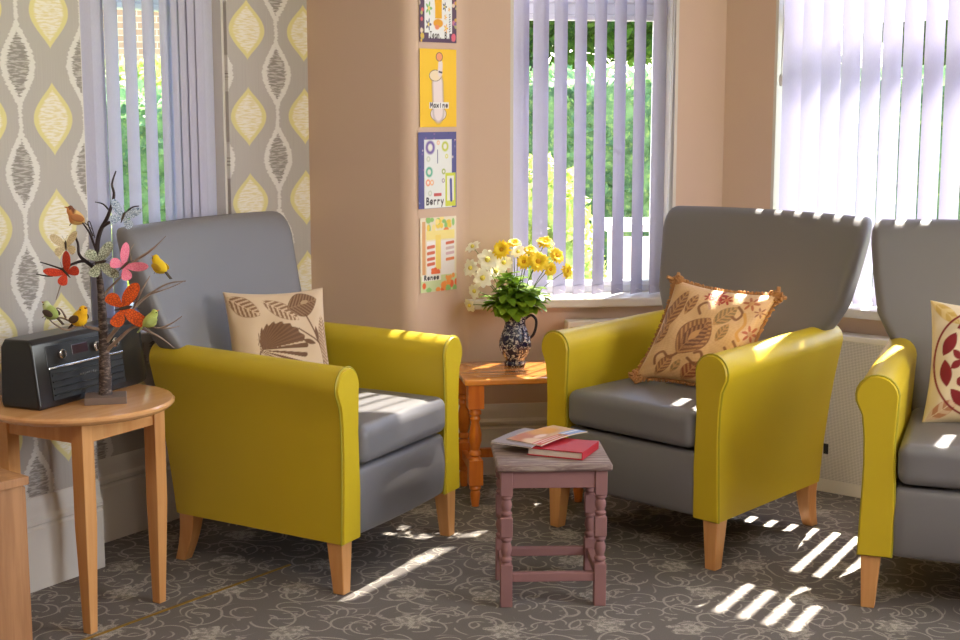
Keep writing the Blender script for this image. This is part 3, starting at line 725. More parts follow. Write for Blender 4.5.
# ---------------------------------------------------------------- mauve stool
SX, SY, SR = .2025, 3.995, R_(2.6)
st = tag(empty('stool', (SX, SY, 0), SR), 'mauve painted wooden stool with turned legs holding two books', 'stool')
g = NT('worn_painted_top'); ob = g.obj(); v = g.vm('MULTIPLY', ob, (1.0, 9.0, 9.0)); nn_ = g.noise(v, 9.0, 5.0, .65, .8)
cc = g.mix(g.step(nn_, .42, .62), C(116, 92, 88), C(158, 142, 132)); g.principled(cc, .6, g.bump(nn_, .15, .003)); M_worn = g.m
mb = MB(); mb.rbox((0, 0, .408), (.328, .292, .022), .008, 2); mb.build('seat', M_worn, st, smooth=50)
lx, ly = .1335, .117
def turned(mb, x, y, segs, hw):
    pass
for sx in (-1, 1):
    for sy in (-1, 1):
        mb = MB(); c = (sx * lx, sy * ly)
        for z0, z1 in ((0, .125), (.205, .262), (.325, .397)): mb.box((c[0], c[1], (z0 + z1) / 2), (.034, .034, z1 - z0))
        for z0, z1 in ((.125, .205), (.262, .325)):
            L = z1 - z0; mb.lathe([(.0165, z0 - .001), (.012, z0 + .05 * L), (.0165, z0 + .12 * L), (.0165, z0 + .2 * L), (.011, z0 + .27 * L), (.0145, z0 + .42 * L), (.0165, z0 + .55 * L), (.0145, z0 + .7 * L), (.011, z0 + .8 * L), (.0165, z0 + .86 * L), (.0165, z0 + .94 * L), (.013, z1 + .001)], 18, (c[0], c[1], 0))
        mb.build('leg', M_mauve, st, smooth=35, bevel=.002)
for sy in (-1, 1):
    mb = MB(); mb.box((0, sy * (ly + .004), .372), (2 * lx - .034, .018, .05)); mb.build('apron', M_mauve, st, smooth=0, bevel=.002)
    mb = MB(); mb.box((0, sy * ly, .085), (2 * lx - .034, .022, .026)); mb.build('stretcher', M_mauve, st, smooth=0, bevel=.003)
for sx in (-1, 1):
    mb = MB(); mb.box((sx * (lx + .004), 0, .372), (.018, 2 * ly - .034, .05)); mb.build('apron', M_mauve, st, smooth=0, bevel=.002)
    mb = MB(); mb.box((sx * lx, 0, .085), (.022, 2 * ly - .034, .026)); mb.build('stretcher', M_mauve, st, smooth=0, bevel=.003)
# red hardback book
M_red = mat_plain('red_book_cloth', C(176, 34, 48), 0.5); M_pages = mat_plain('book_pages', C(220, 205, 195), 0.8, bump=(300.0, .3, .002))
zt = .4195
A_ = atz(527, 455.0, zt + .0); B_ = atz(582.5, 460.5, zt); C_ = atz(596, 433.5, zt)
ex = (B_ - A_); ang = math.atan2(ex.y, ex.x); W_ = ex.length; D_ = .15
bk = tag(empty('book', tuple(A_), ang), 'red hardback book lying under the magazine on the stool', 'book')
mb = MB(); mb.box((W_ / 2, D_ / 2, .0115), (W_ - .006, D_ - .008, .017)); mb.build('pages', M_pages, bk, smooth=0)
mb = MB(); mb.box((W_ / 2, D_ / 2, .0015), (W_, D_, .003)); mb.box((W_ / 2, D_ / 2, .0215), (W_, D_, .003)); mb.box((W_ - .0015, D_ / 2, .0115), (.003, D_, .0225)); mb.build('cover', M_red, bk, smooth=0, bevel=.001)
# magazines with curled edges (three loose ones in a pile)
def plate(name, W, H, nx, ny, fn, mat, parent=None, T=.001, bend=None):
    x = np.linspace(0, W, nx); y = np.linspace(0, H, ny); X, Y = np.meshgrid(x, y); X = X.ravel(); Y = Y.ravel()
    Z = bend(X / W, Y / H) if bend is not None else np.zeros_like(X); n = len(X)
    mb = MB(); mb.v = list(zip(X.tolist(), Y.tolist(), (Z + T).tolist())) + list(zip(X.tolist(), Y.tolist(), Z.tolist()))
    q = lambda i, j: j * nx + i
    fs = [(q(i, j), q(i + 1, j), q(i + 1, j + 1), q(i, j + 1)) for j in range(ny - 1) for i in range(nx - 1)]
    fs += [(n + q(i, j), n + q(i, j + 1), n + q(i + 1, j + 1), n + q(i + 1, j)) for j in range(ny - 1) for i in range(nx - 1)]
    for i in range(nx - 1): fs += [(q(i, 0), n + q(i, 0), n + q(i + 1, 0), q(i + 1, 0)), (q(i, ny - 1), q(i + 1, ny - 1), n + q(i + 1, ny - 1), n + q(i, ny - 1))]
    for j in range(ny - 1): fs += [(q(0, j), q(0, j + 1), n + q(0, j + 1), n + q(0, j)), (q(nx - 1, j), n + q(nx - 1, j), n + q(nx - 1, j + 1), q(nx - 1, j + 1))]
    mb.f = fs; p = Paint(X / W, Y / H, (225, 220, 214)); fn(p); cc = np.tile(S((222, 216, 208)), (2 * n, 1)); cc[:n] = p.c
    return mb.build(name, mat, parent, smooth=30, col=cc)
M_glossy = mat_vcol('printed_glossy_paper', 0.3)
M_print = mat_vcol('printed_paper', 0.7)
def mag_paint(p):
    p.rect(-1, -1, 2, 2, (204, 164, 130)); p.ell(.25, .7, .3, .35, (190, 110, 84), soft=.5); p.ell(.6, .75, .25, .3, (214, 150, 70), soft=.5); p.ell(.12, .35, .12, .3, (226, 190, 160), soft=.4)
    p.rect(0, 0, .62, .28, (206, 70, 56)); p.line([(0, .2), (.6, .2)], .02, (235, 225, 220)); p.line([(.1, .1), (.55, .08)], .02, (235, 225, 220)); p.ell(.55, .15, .06, .08, (150, 100, 40))
    p.rect(.6, 0, 1.1, .34, (120, 158, 220)); p.line([(.62, .22), (.95, .24)], .03, (232, 236, 244)); p.line([(.62, .1), (.9, .1)], .02, (90, 110, 190)); p.ell(.35, .5, .12, .1, (230, 200, 190), soft=.4)
mgA = atz(505, 442, .445)
def mz(dx, dy, z, rz, T, label, fn, W=.215, H=.115):
    o = plate('magazine', W, H, 60, 34, fn, M_glossy, T=T, bend=lambda u, v: .004 * (1 - u) ** 2 + .006 * np.exp(-(v / .2)) * (u < 2) * (.3 + .7 * np.sin(PI * u)))
    o.location = (dx, dy, z); o.rotation_euler = (0, 0, rz); return tag(o, label, 'magazine')
pA = atz(512, 448.5, .445)
def grey_paint(p): p.rect(-1, -1, 2, 2, (150, 140, 150)); p.ell(.3, .5, .2, .3, (110, 96, 100)); p.rect(.5, .2, .9, .8, (190, 170, 160))
mo_ = atz(541, 447.5, .445); mB = atz(592, 432.5, .445); mang = math.atan2(mB.y - mo_.y, mB.x - mo_.x)
def mag(org, rz, z, W, H, T, label, fn):
    o = plate('magazine', W, H, 70, 40, fn, M_glossy, T=T, bend=lambda u, v: .0035 * np.sin(PI * u * .9) + .003 * (1 - v) ** 3 * np.sin(PI * u))
    o.location = (org.x, org.y, z); o.rotation_euler = (0, 0, rz); return tag(o, label, 'magazine')
o = mag(mo_ + Vector((-.028, .0, 0)), mang + .16, .4425, .20, .135, .004, 'grey magazine jutting out beneath the colourful magazine on the stool', grey_paint)
o = mag(mo_, mang, .4485, .225, .128, .003, 'colourful folded magazine on top of the red book', mag_paint)

# ---------------------------------------------------------------- round side table
TZ = .605; TCX, TCY = -1.108, 3.850
rt = tag(empty('round_side_table', (TCX, TCY, 0), R_(61)), 'round beech side table carrying the black radio and the twig tree', 'side table')
mb = MB(); mb.lathe([(.0, -.024), (.240, -.024), (.249, -.020), (.255, -.012), (.255, -.006), (.250, -.001), (.244, 0), (0.0, 0)], 72, (0, 0, TZ)); mb.build('tabletop', M_beech_top, rt, smooth=30)
hh = .139
for sx in (-1, 1):
    for sy in (-1, 1):
        mb = MB(); R = []
        for z, hw in ((TZ - .025, .021), (.30, .021), (0, .0135)): R.append([(sx * hh + a * hw - sx * (.021 - hw) * .3, sy * hh + b * hw - sy * (.021 - hw) * .3, z) for a, b in ((-1, -1), (1, -1), (1, 1), (-1, 1))])
        mb.loft(R); mb.build('leg', M_beech, rt, smooth=10, bevel=.002)
for sy in (-1, 1):
    mb = MB(); mb.box((0, sy * (hh + .004), TZ - .052), (2 * hh - .04, .02, .055)); mb.build('apron', M_beech, rt, smooth=0, bevel=.0015)
    mb = MB(); mb.box((sy * (hh + .004), 0, TZ - .052), (.02, 2 * hh - .04, .055)); mb.build('apron', M_beech, rt, smooth=0, bevel=.0015)

# oak table cut by the frame edge
kc = atz(29, 476, .5); ka = math.atan2(-.77, -.64)   # x axis along the front edge, y axis to the back
ot = tag(empty('low_oak_table', (kc.x, kc.y, 0), ka), 'low oak table with broad panel legs, cut off in front of the round table', 'side table')
# local: x runs away from the corner along the front, y negative goes to the wall
mb = MB(); mb.box((.25, -.17, .489), (.50, .34, .022)); mb.build('tabletop', M_oak, ot, smooth=0, bevel=.002)
for x in (.055, .445):
    for y in (-.025, -.315):
        mb = MB(); mb.box((x, y, .239), (.09, .03, .478)); lg = mb.build('leg', M_oak, ot, smooth=0, bevel=.0015)
for y in (-.17,):
    for x in (.011, .489):
        mb = MB(); mb.box((x, -.17, .236), (.018, .31, .470)); mb.build('side_panel', M_oak, ot, smooth=0, bevel=.0015)

# ---------------------------------------------------------------- radio
rx = tag(empty('radio', (-1.172, 3.69, TZ), math.atan2(.907, .42)), 'black tabletop radio with silver strip standing behind the twig tree', 'radio')
M_rb = mat_plain('black_radio_plastic', C(24, 24, 26), 0.28, var=.03); M_rg = mat_plain('black_radio_grille', C(16, 16, 17), 0.55, bump=(500.0, .4, .002)); M_chrome = mat_plain('chrome', C(210, 210, 212), 0.2, 1.0, var=.02)
M_disp = mat_plain('radio_display', C(58, 42, 52), 0.1)
RL, RD, RH = .445, .135, .188
mb = MB(); R = []
for x, k in ((0, .94), (.006, 1), (RL - .03, 1), (RL - .008, .985), (RL + .012, .93), (RL + .022, .80)):
    prof = [(0, .012), (.004, .0), (RD - .004, 0), (RD, .012), (RD - .006, RH - .02), (RD - .02, RH), (.034, RH), (.022, RH - .012)]
    R.append([(x, RD / 2 + (y - RD / 2) * k, RH / 2 + (z - RH / 2) * k) for y, z in prof])
mb.loft(R); mb.build('housing', M_rb, rx, smooth=35, bevel=.003)
def fy(z): return .0 + (z - .012) / (RH - .024) * .022 if z > .012 else 0
def fpanel(x0, x1, z0, z1, off, mat, nm, bev=.001):
    mb = MB(); a, b = fy(z0), fy(z1)
    mb.add([(x0, a - off, z0), (x1, a - off, z0), (x1, b - off, z1), (x0, b - off, z1), (x0, a + .004, z0), (x1, a + .004, z0), (x1, b + .004, z1), (x0, b + .004, z1)], [(0, 1, 2, 3), (7, 6, 5, 4), (0, 4, 5, 1), (1, 5, 6, 2), (2, 6, 7, 3), (3, 7, 4, 0)])
    return mb.build(nm, mat, rx, smooth=0, bevel=bev)
fpanel(.055, .355, .018, .100, .003, M_rg, 'speaker_grille')
for i in range(4):
    z = .030 + i * .018; fpanel(.060, .350, z, z + .004, .0065, M_rb, 'grille_bar', None)
fpanel(.052, .358, .103, .1085, .005, M_chrome, 'chrome_strip')
fpanel(.050, .360, .112, .165, .002, M_rb, 'control_panel')
fpanel(.150, .215, .130, .156, .004, M_disp, 'display')
for x in (.105, .245, .325):
    mb = MB(); z = .138; mb.lathe([(.0005, -.001), (.0135, -.001), (.0135, .009), (.011, .012), (.0005, .012)], 20); kb = mb.build('knob', M_chrome, rx, smooth=35); kb.location = (x, fy(z) - .003, z); kb.rotation_euler = (R_(83), 0, 0)
    m2 = MB(); m2.box((0, 0, .0125), (.004, .02, .003)); m2.build('pointer', M_rb, kb, smooth=0)
mb = MB(); mb.lathe([(.0005, 0), (.017, 0), (.017, .010), (.014, .013), (.0005, .013)], 20); kb = mb.build('side_dial', M_chrome, rx, smooth=35); kb.location = (RL + .018, .055, .135); kb.rotation_euler = (0, R_(90), 0)
lg = MB()
for i, ch in enumerate('majority'):
    for stt in STROKES[ch]:
        lg.tube([(.165 + i * .0085 + a * .007, -.0075 + fy(.072), .0705 + b * .007) for a, b in stt], .0006, 4)
lg.build('lettering', mat_plain('silver_lettering', C(170, 170, 170), .4), rx)

# ---------------------------------------------------------------- twig tree with its birds and butterflies
tp = atz(106, 401.5, TZ); TY = tp.y
tt = tag(empty('twig_tree', (tp.x, tp.y, TZ), R_(14)), 'decorative brown twig tree on a square base in front of the radio', 'twig tree')
g = NT('twig_bark'); ob = g.obj(); nz = g.noise(g.vm('MULTIPLY', ob, (1, 1, 3.0)), 60.0, 4.0, .7)
g.principled(g.mix(g.step(nz, .45, .65), C(62, 48, 44), C(132, 116, 106)), .8, g.bump(nz, .6, .004)); M_bark = g.m
M_twig_dark = mat_plain('dark_twig', C(52, 38, 40), .7, var=.2); M_twig_pale = mat_plain('pale_twig', C(150, 130, 116), .8, var=.2, bump=(200, .3, .002))
M_base = mat_plain('grey_brown_base', C(116, 98, 88), .7, var=.1)
mb = MB(); mb.box((0, -.004, .010), (.112, .084, .020)); mb.build('base', M_base, tt, smooth=0, bevel=.002)
inv = (Matrix.Translation((tp.x, tp.y, TZ)) @ Matrix.Rotation(R_(14), 4, 'Z')).inverted()
def tpt(u, v, dy=0.0): return inv @ aty(u, v, TY + dy)
def wpt(u, v, dy=0.0): return aty(u, v, TY + dy)
trunk = [tpt(105.5, 396), tpt(105, 372), tpt(104, 345), tpt(102.5, 318), tpt(101, 292), tpt(98.5, 270)]
trunk[0].z = .016
tr = smooth_path(trunk, 5); n_ = len(tr)
mb = MB(); mb.tube(tr, [(.0185 * (1 - i / (n_ - 1)) + .0075 * i / (n_ - 1)) * (1 + .06 * math.sin(i * 2.1)) for i in range(n_)], 12); mb.build('trunk', M_bark, tt, smooth=60)
def branch(pts, r0, r1, mat):
    P = smooth_path([tpt(*p) for p in pts], 4); n = len(P); mb = MB(); mb.tube(P, [1.45 * (r0 + (r1 - r0) * i / (n - 1)) for i in range(n)], 6)
    return mb
br_specs = [  # (points (u, v, depth)), r0, r1, dark
 ([(99, 278, 0), (97, 250, .01), (100, 232, .0), (108, 216, -.01), (114, 196, 0), (112, 184, .005), (116, 171, 0)], .006, .0012, 1),
 ([(101, 228, 0), (110, 222, -.02), (122, 217, -.03), (131, 208, -.03), (139, 206, -.03)], .0035, .001, 1),
 ([(109, 210, 0), (103, 204, .02), (95, 202, .03)], .002, .0008, 1),
 ([(99, 275, 0), (92, 266, -.01), (84, 260, -.02), (79, 254, -.02), (78, 244, -.01), (75, 236, 0)], .0045, .002, 1),
 ([(96, 250, .01), (90, 234, .0), (85, 226, .0), (82, 222, 0)], .0025, .0012, 1),
 ([(93, 236, 0), (88, 224, .01), (90, 222, .01), (95, 238, .01)], .0015, .0008, 1),
 ([(86, 261, -.02), (78, 262, -.03), (64, 268, -.04), (52, 276, -.05), (36, 274, -.05)], .0035, .001, 1),
 ([(62, 269, -.04), (50, 265, -.03), (40, 262, -.02)], .002, .0008, 1),
 ([(70, 266, -.035), (62, 282, -.03), (56, 300, -.03)], .0018, .0006, 0),
 ([(102, 330, 0), (92, 328, -.02), (76, 324, -.04), (62, 318, -.05), (48, 318, -.06)], .004, .001, 0),
 ([(78, 325, -.04), (66, 330, -.06), (52, 322, -.07), (44, 312, -.07)], .0025, .0008, 0),
 ([(66, 318, -.05), (58, 308, -.05), (42, 318, -.04)], .002, .0007, 0),
 ([(101, 300, 0), (108, 290, .0), (118, 280, -.02), (124, 274, -.02)], .003, .0015, 0),
 ([(122, 275, -.02), (134, 262, -.03), (148, 252, -.03), (158, 244, -.02), (164, 238, -.02)], .003, .0007, 0),
 ([(140, 258, -.03), (152, 250, -.05), (166, 236, -.05)], .002, .0006, 0),
 ([(132, 262, -.03), (130, 252, -.01), (134, 244, 0)], .0015, .0006, 0),
 ([(104, 345, 0), (114, 332, -.01), (126, 318, -.03), (140, 302, -.04), (156, 290, -.05), (170, 283, -.05), (186, 281, -.05)], .0045, .001, 0),
 ([(134, 308, -.035), (142, 290, -.03), (150, 276, -.02)], .0028, .0008, 0),
 ([(150, 294, -.045), (160, 291, -.06), (174, 286, -.06), (184, 281, -.06)], .002, .0006, 0),
 ([(105, 352, 0), (116, 342, -.02), (132, 328, -.04), (146, 326, -.05), (160, 328, -.06), (174, 322, -.06), (182, 316, -.06)], .0042, .0008, 0),
 ([(140, 327, -.05), (152, 333, -.06), (164, 340, -.06), (174, 348, -.06)], .003, .0006, 0),
 ([(158, 328, -.06), (170, 328, -.05), (180, 326, -.04)], .0018, .0005, 0),
 ([(128, 318, -.03), (138, 322, -.05), (150, 330, -.07)], .002, .0007, 0)]
for pts, r0, r1, dk in br_specs: branch(pts, r0, r1, 0).build('branch', M_twig_dark if dk else M_twig_pale, tt, smooth=60)

def bird(loc, yaw, L, body_c, head_c, wing_c, tail_c, label, pitch=0, breast_c=None):
    L *= 1.3; root = tag(empty('toy_bird', loc, 0), label, 'bird ornament'); root.rotation_euler = (0, pitch - .55, yaw)
    # +x is forward
    n = 14; m = 22; vs = []; prof = [(-.50, .08, .00), (-.42, .17, .0), (-.28, .27, -.01), (-.10, .34, -.02), (.08, .34, -.01), (.20, .28, .05), (.28, .235, .12), (.36, .225, .17), (.44, .19, .20), (.50, .10, .21), (.52, .02, .21)]
    R = []; cols = []
    for x, r, z in prof:
        ring = []
        for j in range(n):
            a = 2 * PI * j / n; ring.append((x * L, r * L * math.cos(a) * .92, (z + r * math.sin(a)) * L)); 
            c_ = body_c if x < .18 else head_c
            if breast_c and math.sin(a) < .2 and x > -.1: c_ = breast_c
            cols.append(S(c_))
        R.append(ring)
    mb = MB(); mb.loft(R); b = mb.build('body', M_feather, root, smooth=80, col=np.array(cols))
    mb = MB(); mb.tube([(.50 * L, 0, .21 * L), (.66 * L, 0, .17 * L)], [.06 * L, .008 * L], 6); mb.build('beak', mat_plain('bird_beak', C(180, 110, 50), .5), root)
    tl = MB(); tl.loft([[(-.42 * L, .07 * L, .03 * L), (-.42 * L, -.07 * L, .03 * L), (-.42 * L, -.07 * L, -.02 * L), (-.42 * L, .07 * L, -.02 * L)], [(-.95 * L, .09 * L, -.10 * L), (-.95 * L, -.09 * L, -.10 * L), (-.95 * L, -.09 * L, -.12 * L), (-.95 * L, .09 * L, -.12 * L)]])
    tl.build('tail', mat_plain('tail_' + '_'.join(map(str, tail_c)), C(*tail_c), .8, var=.2), root, smooth=30)
    for s in (-1, 1):
        wb = MB(); wb.ball((-.08 * L, s * .30 * L, .02 * L), (.32 * L, .05 * L, .17 * L), 12, 8, Matrix.Rotation(s * .0, 3, 'Z') @ Matrix.Rotation(.25, 3, 'Y')); wb.build('wing', mat_plain('wing_' + '_'.join(map(str, wing_c)), C(*wing_c), .8, var=.25), root, smooth=80)
        e = MB(); e.ball((.40 * L, s * .185 * L, .22 * L), .035 * L, 8, 6); e.build('eye', M_black, root, smooth=80)
    f = MB()
    for s in (-1, 1): f.tube([(0, s * .08 * L, -.33 * L), (.02 * L, s * .09 * L, -.48 * L)], .012 * L, 5)
    f.build('feet', M_twig_dark, root)
    return root
M_feather = mat_vcol('feather', .85, bump=(400, .4, .003))
bird(wpt(75, 217, .0), R_(200), .044, (232, 190, 120), (120, 70, 50), (196, 130, 80), (70, 56, 50), 'cream bird with orange breast perched on the high branch of the twig tree', breast_c=(224, 150, 90))
bird(wpt(159, 266, -.06), R_(150), .042, (226, 190, 30), (230, 190, 20), (200, 160, 30), (60, 50, 40), 'yellow bird with dark tail on the twig tree, against the grey chair back')
bird(wpt(80, 318, -.06), R_(-30), .048, (224, 180, 20), (232, 176, 16), (90, 66, 46), (80, 58, 44), 'yellow bird with brown wings on the lowest branch above the radio')
bird(wpt(50, 312, -.07), R_(160), .042, (150, 165, 90), (190, 200, 150), (84, 66, 56), (80, 62, 50), 'olive green bird at the tip of the low branch above the radio')
bird(wpt(151, 320, -.065), R_(35), .040, (176, 186, 100), (166, 178, 90), (150, 160, 84), (130, 140, 80), 'plain pale green bird on the low branch beside the orange butterfly')

def butterfly(loc, rot, s, c1, c2, label, fold=.5):
    root = tag(empty('toy_butterfly', loc), label, 'butterfly ornament'); root.rotation_euler = rot
    key = 'wing_%d_%d_%d' % c1
    if key in MATS: mt = MATS[key]
    else:
        g = NT(key); ob = g.obj(); v = g.n('ShaderNodeTexVoronoi'); v.feature = 'DISTANCE_TO_EDGE'; g.put(v.inputs['Vector'], ob); v.inputs['Scale'].default_value = 9.0 / s
        e = g.step(v.outputs['Distance'], .02, .16); g.principled(g.mix(e, C(*c2), C(*c1)), .7, g.bump(e, .3, .002)); mt = g.m; MATS[key] = mt
    up = [(0, 0), (.10, .30), (.35, .62), (.70, .86), (.98, .84), (1.02, .60), (.85, .30), (.55, .06), (.2, -.04)]
    lo = [(0, -.02), (.3, -.04), (.62, -.10), (.78, -.32), (.70, -.58), (.48, -.70), (.26, -.52), (.08, -.22)]
    for sd_ in (-1, 1):
        for nm, out in (('forewing', up), ('hindwing', lo)):
            P = smooth_path([Vector((x, y, 0)) for x, y in out + [out[0]]], 3)[:-1]
            mb = MB(); k_ = len(P); a = fold * (1 if nm == 'forewing' else .8)
            def tf(p, dz): return (sd_ * p.x * s * math.cos(a) + 0, p.y * s, p.x * s * math.sin(a) + .03 * s * math.sin(p.x * 5) + dz)
            c_ = Vector((.45, .35 if nm == 'forewing' else -.3, 0))
            vs = [tf(p, .0006) for p in P] + [tf(p, -.0006) for p in P] + [tf(c_, .0012), tf(c_, -.0004)]
            fs = [(i, (i + 1) % k_, 2 * k_) for i in range(k_)] + [(k_ + (i + 1) % k_, k_ + i, 2 * k_ + 1) for i in range(k_)] + [(i, k_ + i, k_ + (i + 1) % k_, (i + 1) % k_) for i in range(k_)]
            mb.add(vs, fs); mb.build(nm, mt, root, smooth=50)
    mb = MB(); mb.tube([(0, -.42 * s, .02 * s), (0, -.1 * s, .04 * s), (0, .2 * s, .05 * s), (0, .34 * s, .05 * s)], [.02 * s, .07 * s, .08 * s, .04 * s], 8); mb.build('body', mat_plain('bug_body', C(70, 56, 44), .8), root, smooth=60)
    an = MB()
    for sd_ in (-1, 1): an.tube([(0, .34 * s, .05 * s), (sd_ * .12 * s, .55 * s, .12 * s), (sd_ * .2 * s, .72 * s, .12 * s)], .008 * s, 4)
    an.build('antennae', M_twig_dark, root)
    return root
butterfly(wpt(66, 246, -.02), (R_(72), R_(-8), R_(-5)), .040, (232, 214, 176), (200, 180, 140), 'cream butterfly clipped below the cream bird', .35)
butterfly(wpt(100, 262, -.035), (R_(70), R_(80), R_(-10)), .050, (205, 214, 192), (110, 120, 96), 'pale green patterned butterfly clipped at the head of the trunk', .25)
butterfly(wpt(123, 217, -.04), (R_(70), R_(20), R_(10)), .042, (196, 206, 222), (90, 110, 140), 'pale blue speckled butterfly on the upper branch near the blind', .3)
butterfly(wpt(124, 266, -.045), (R_(60), R_(50), R_(12)), .050, (226, 110, 140), (236, 140, 160), 'pink butterfly clipped between the trunk and the chair back', .5)
butterfly(wpt(66, 273, -.05), (R_(55), R_(-40), R_(20)), .046, (206, 62, 26), (170, 40, 20), 'red butterfly clipped to the dark branch beside the wallpaper', .5)
butterfly(wpt(124, 308, -.055), (R_(68), R_(78), R_(-14)), .062, (226, 92, 10), (170, 56, 8), 'large bright orange butterfly clipped above the radio', .3)

# ---------------------------------------------------------------- pine table with jug of flowers
PZ = .465; pa = R_(9); pc = Vector((-.052, 4.845))
pt = tag(empty('pine_table', (pc.x, pc.y, 0), pa), 'orange varnished pine table with turned legs between two armchairs, under the flower jug', 'side table')
mb = MB(); mb.rbox((.23, .18, PZ - .011), (.46, .36, .022), .006, 2); mb.build('tabletop', M_pine_top, pt, smooth=50)
for x in (.042, .418):
    for y in (.042, .318):
        mb = MB(); h_ = .030
        mb.box((x, y, .40), (.056, .056, .086)); mb.box((x, y, .125), (.050, .050, .09))
        mb.lathe([(.027, .358), (.017, .352), (.022, .345), (.023, .336), (.016, .328), (.020, .318), (.015, .305), (.018, .29), (.0235, .265), (.0235, .24), (.018, .215), (.015, .205), (.021, .198), (.022, .188), (.015, .182), (.024, .172), (.025, .168)], 20, (x, y, 0))
        mb.lathe([(.024, .082), (.017, .078), (.021, .072), (.021, .064), (.016, .058), (.019, .045), (.013, .0)], 20, (x, y, 0))
        mb.build('leg', M_pine, pt, smooth=35)
mb = MB(); mb.box((.23, .318, .125), (.33, .02, .035)); mb.build('stretcher', M_pine, pt, smooth=0, bevel=.002)
for x in (.042, .418): mb = MB(); mb.box((x, .18, .125), (.02, .23, .035)); mb.build('stretcher', M_pine, pt, smooth=0, bevel=.002)

jp = atz(515, 365, PZ)
g = NT('blue_white_glaze'); ob = g.obj(); n1_ = g.noise(ob, 44.0, 5.0, .7, 2.0); n2_ = g.noise(ob, 90.0, 3.0)
mk = g.M('MULTIPLY', g.step(n1_, .50, .58), g.step(n2_, .36, .5))
g.principled(g.mix(mk, C(24, 26, 66), C(206, 208, 218)), .25); M_glaze = g.m
jg = tag(empty('flower_jug', (jp.x, jp.y, PZ), R_(0)), 'dark blue and white glazed jug on the pine table holding flowers', 'jug')
prof = [(.0005, 0), (.036, 0), (.040, .004), (.040, .012), (.034, .018), (.037, .026), (.052, .048), (.0595, .072), (.058, .092), (.050, .118), (.041, .140), (.037, .158), (.040, .178), (.045, .188), (.042, .188), (.034, .160), (.037, .140), (.045, .116), (.052, .090), (.050, .06), (.0005, .03)]
mb = MB(); mb.lathe(prof, 40)
mb.v = [((x - .016 * max(0, (z - .165) / .023) * max(0, -x / .04) ** 2, y, z + .012 * max(0, (z - .165) / .023) * max(0, -x / .04) ** 2) if z > .165 else (x, y, z)) for x, y, z in mb.v]
mb.build('body', M_glaze, jg, smooth=60)
mb = MB(); P = smooth_path([Vector(p) for p in ((.036, 0, .172), (.058, 0, .186), (.076, 0, .170), (.076, 0, .140), (.066, 0, .112), (.052, 0, .100))], 5); mb.tube(P, .0052, 10); mb.build('handle', mat_plain('dark_jug_handle', C(44, 38, 50), .2), jg, smooth=60)

M_petal_y = mat_plain('yellow_petal', C(252, 216, 40), .6, var=.08); M_petal_w = mat_plain('cream_petal', C(254, 248, 226), .6, var=.03); M_core = mat_plain('flower_core', C(214, 158, 24), .8, var=.3); M_core_g = mat_plain('pale_core', C(222, 206, 90), .8, var=.2)
M_stem = mat_plain('green_stem', C(86, 110, 40), .7)
g = NT('green_leaf'); ob = g.obj(); c_ = g.mix(g.noise(ob, 22.0, 3.0), C(74, 116, 26), C(156, 190, 56)); d_ = g.n('ShaderNodeBsdfPrincipled'); g.put(d_.inputs['Base Color'], c_); d_.inputs['Roughness'].default_value = .4
t_ = g.n('ShaderNodeBsdfTranslucent'); g.put(t_.inputs[0], c_); m_ = g.n('ShaderNodeMixShader'); m_.inputs[0].default_value = .3
g.t.links.new(d_.outputs[0], m_.inputs[1]); g.t.links.new(t_.outputs[0], m_.inputs[2]); g.t.links.new(m_.outputs[0], g.out.inputs[0]); M_leaf = g.m
JR = Vector((jp.x, jp.y, PZ + .165))
def petal_geom(mb, frame, r, w, a, lift, droop):
    R = []
    ca, sa = math.cos(a), math.sin(a)
    ns = 5; vs = []
    for i in range(ns + 1):
        t = i / ns; ww = w * math.sin(PI * (.12 + .80 * t)) ** .8 * (1 if t < .99 else .5)
        rad = .12 * r + r * .88 * t; z = lift * math.sin(t * PI * .5) - droop * t * t
        for k in (-1, 0, 1):
            p = Vector((rad * ca - k * ww * sa, rad * sa + k * ww * ca, z + (.10 * w if k else 0)))
            vs.append(frame @ p)
    b = len(mb.v); mb.v += [tuple(v) for v in vs]
    for i in range(ns):
        for k in range(2): q = b + i * 3 + k; mb.f.append((q, q + 1, q + 4, q + 3))
def flower(kind, u, v, dy, r, face, label, petals=16, grp=None):
    H = aty(u, v, jp.y + dy); nrm = Vector(face).normalized()
    q = nrm.to_track_quat('Z', 'Y').to_matrix()
    root = tag(empty(kind, JR), label, 'flower', grp)
    fr_ = lambda c, q=q: c
    class FrM:
        def __matmul__(s, p): return (H - JR) + q @ p
    r *= 1.45; FR = FrM(); mb = MB()
    yel = kind == 'yellow_daisy'
    for lay in range(2 if yel else 1):
        for i in range(petals): petal_geom(mb, FR, r * (1 - .25 * lay) * random.uniform(.9, 1.05), r * (.17 if yel else .30), 2 * PI * (i + .5 * lay) / petals + random.uniform(-.08, .08), r * (.25 + .3 * lay), r * random.uniform(.1, .35))
    mb.build('petals', M_petal_y if yel else M_petal_w, root, smooth=80)
    mb = MB(); mb.ball(tuple(H - JR + nrm * r * .12), (r * .24,) * 3, 10, 6); mb.build('flower_centre', M_core if yel else M_core_g, root, smooth=80)
    mb = MB(); e = Vector((random.uniform(-.02, .02), random.uniform(-.02, .02), -.10)); pth = smooth_path([e, Vector((e.x * .5 + (H - JR).x * .08, (H - JR).y * .08, 0.02)), (H - JR) * .6 + Vector((0, 0, .02)), H - JR - nrm * .002], 4)
    mb.tube(pth, .0015, 5); mb.build('stem', M_stem, root, smooth=80)
    return root
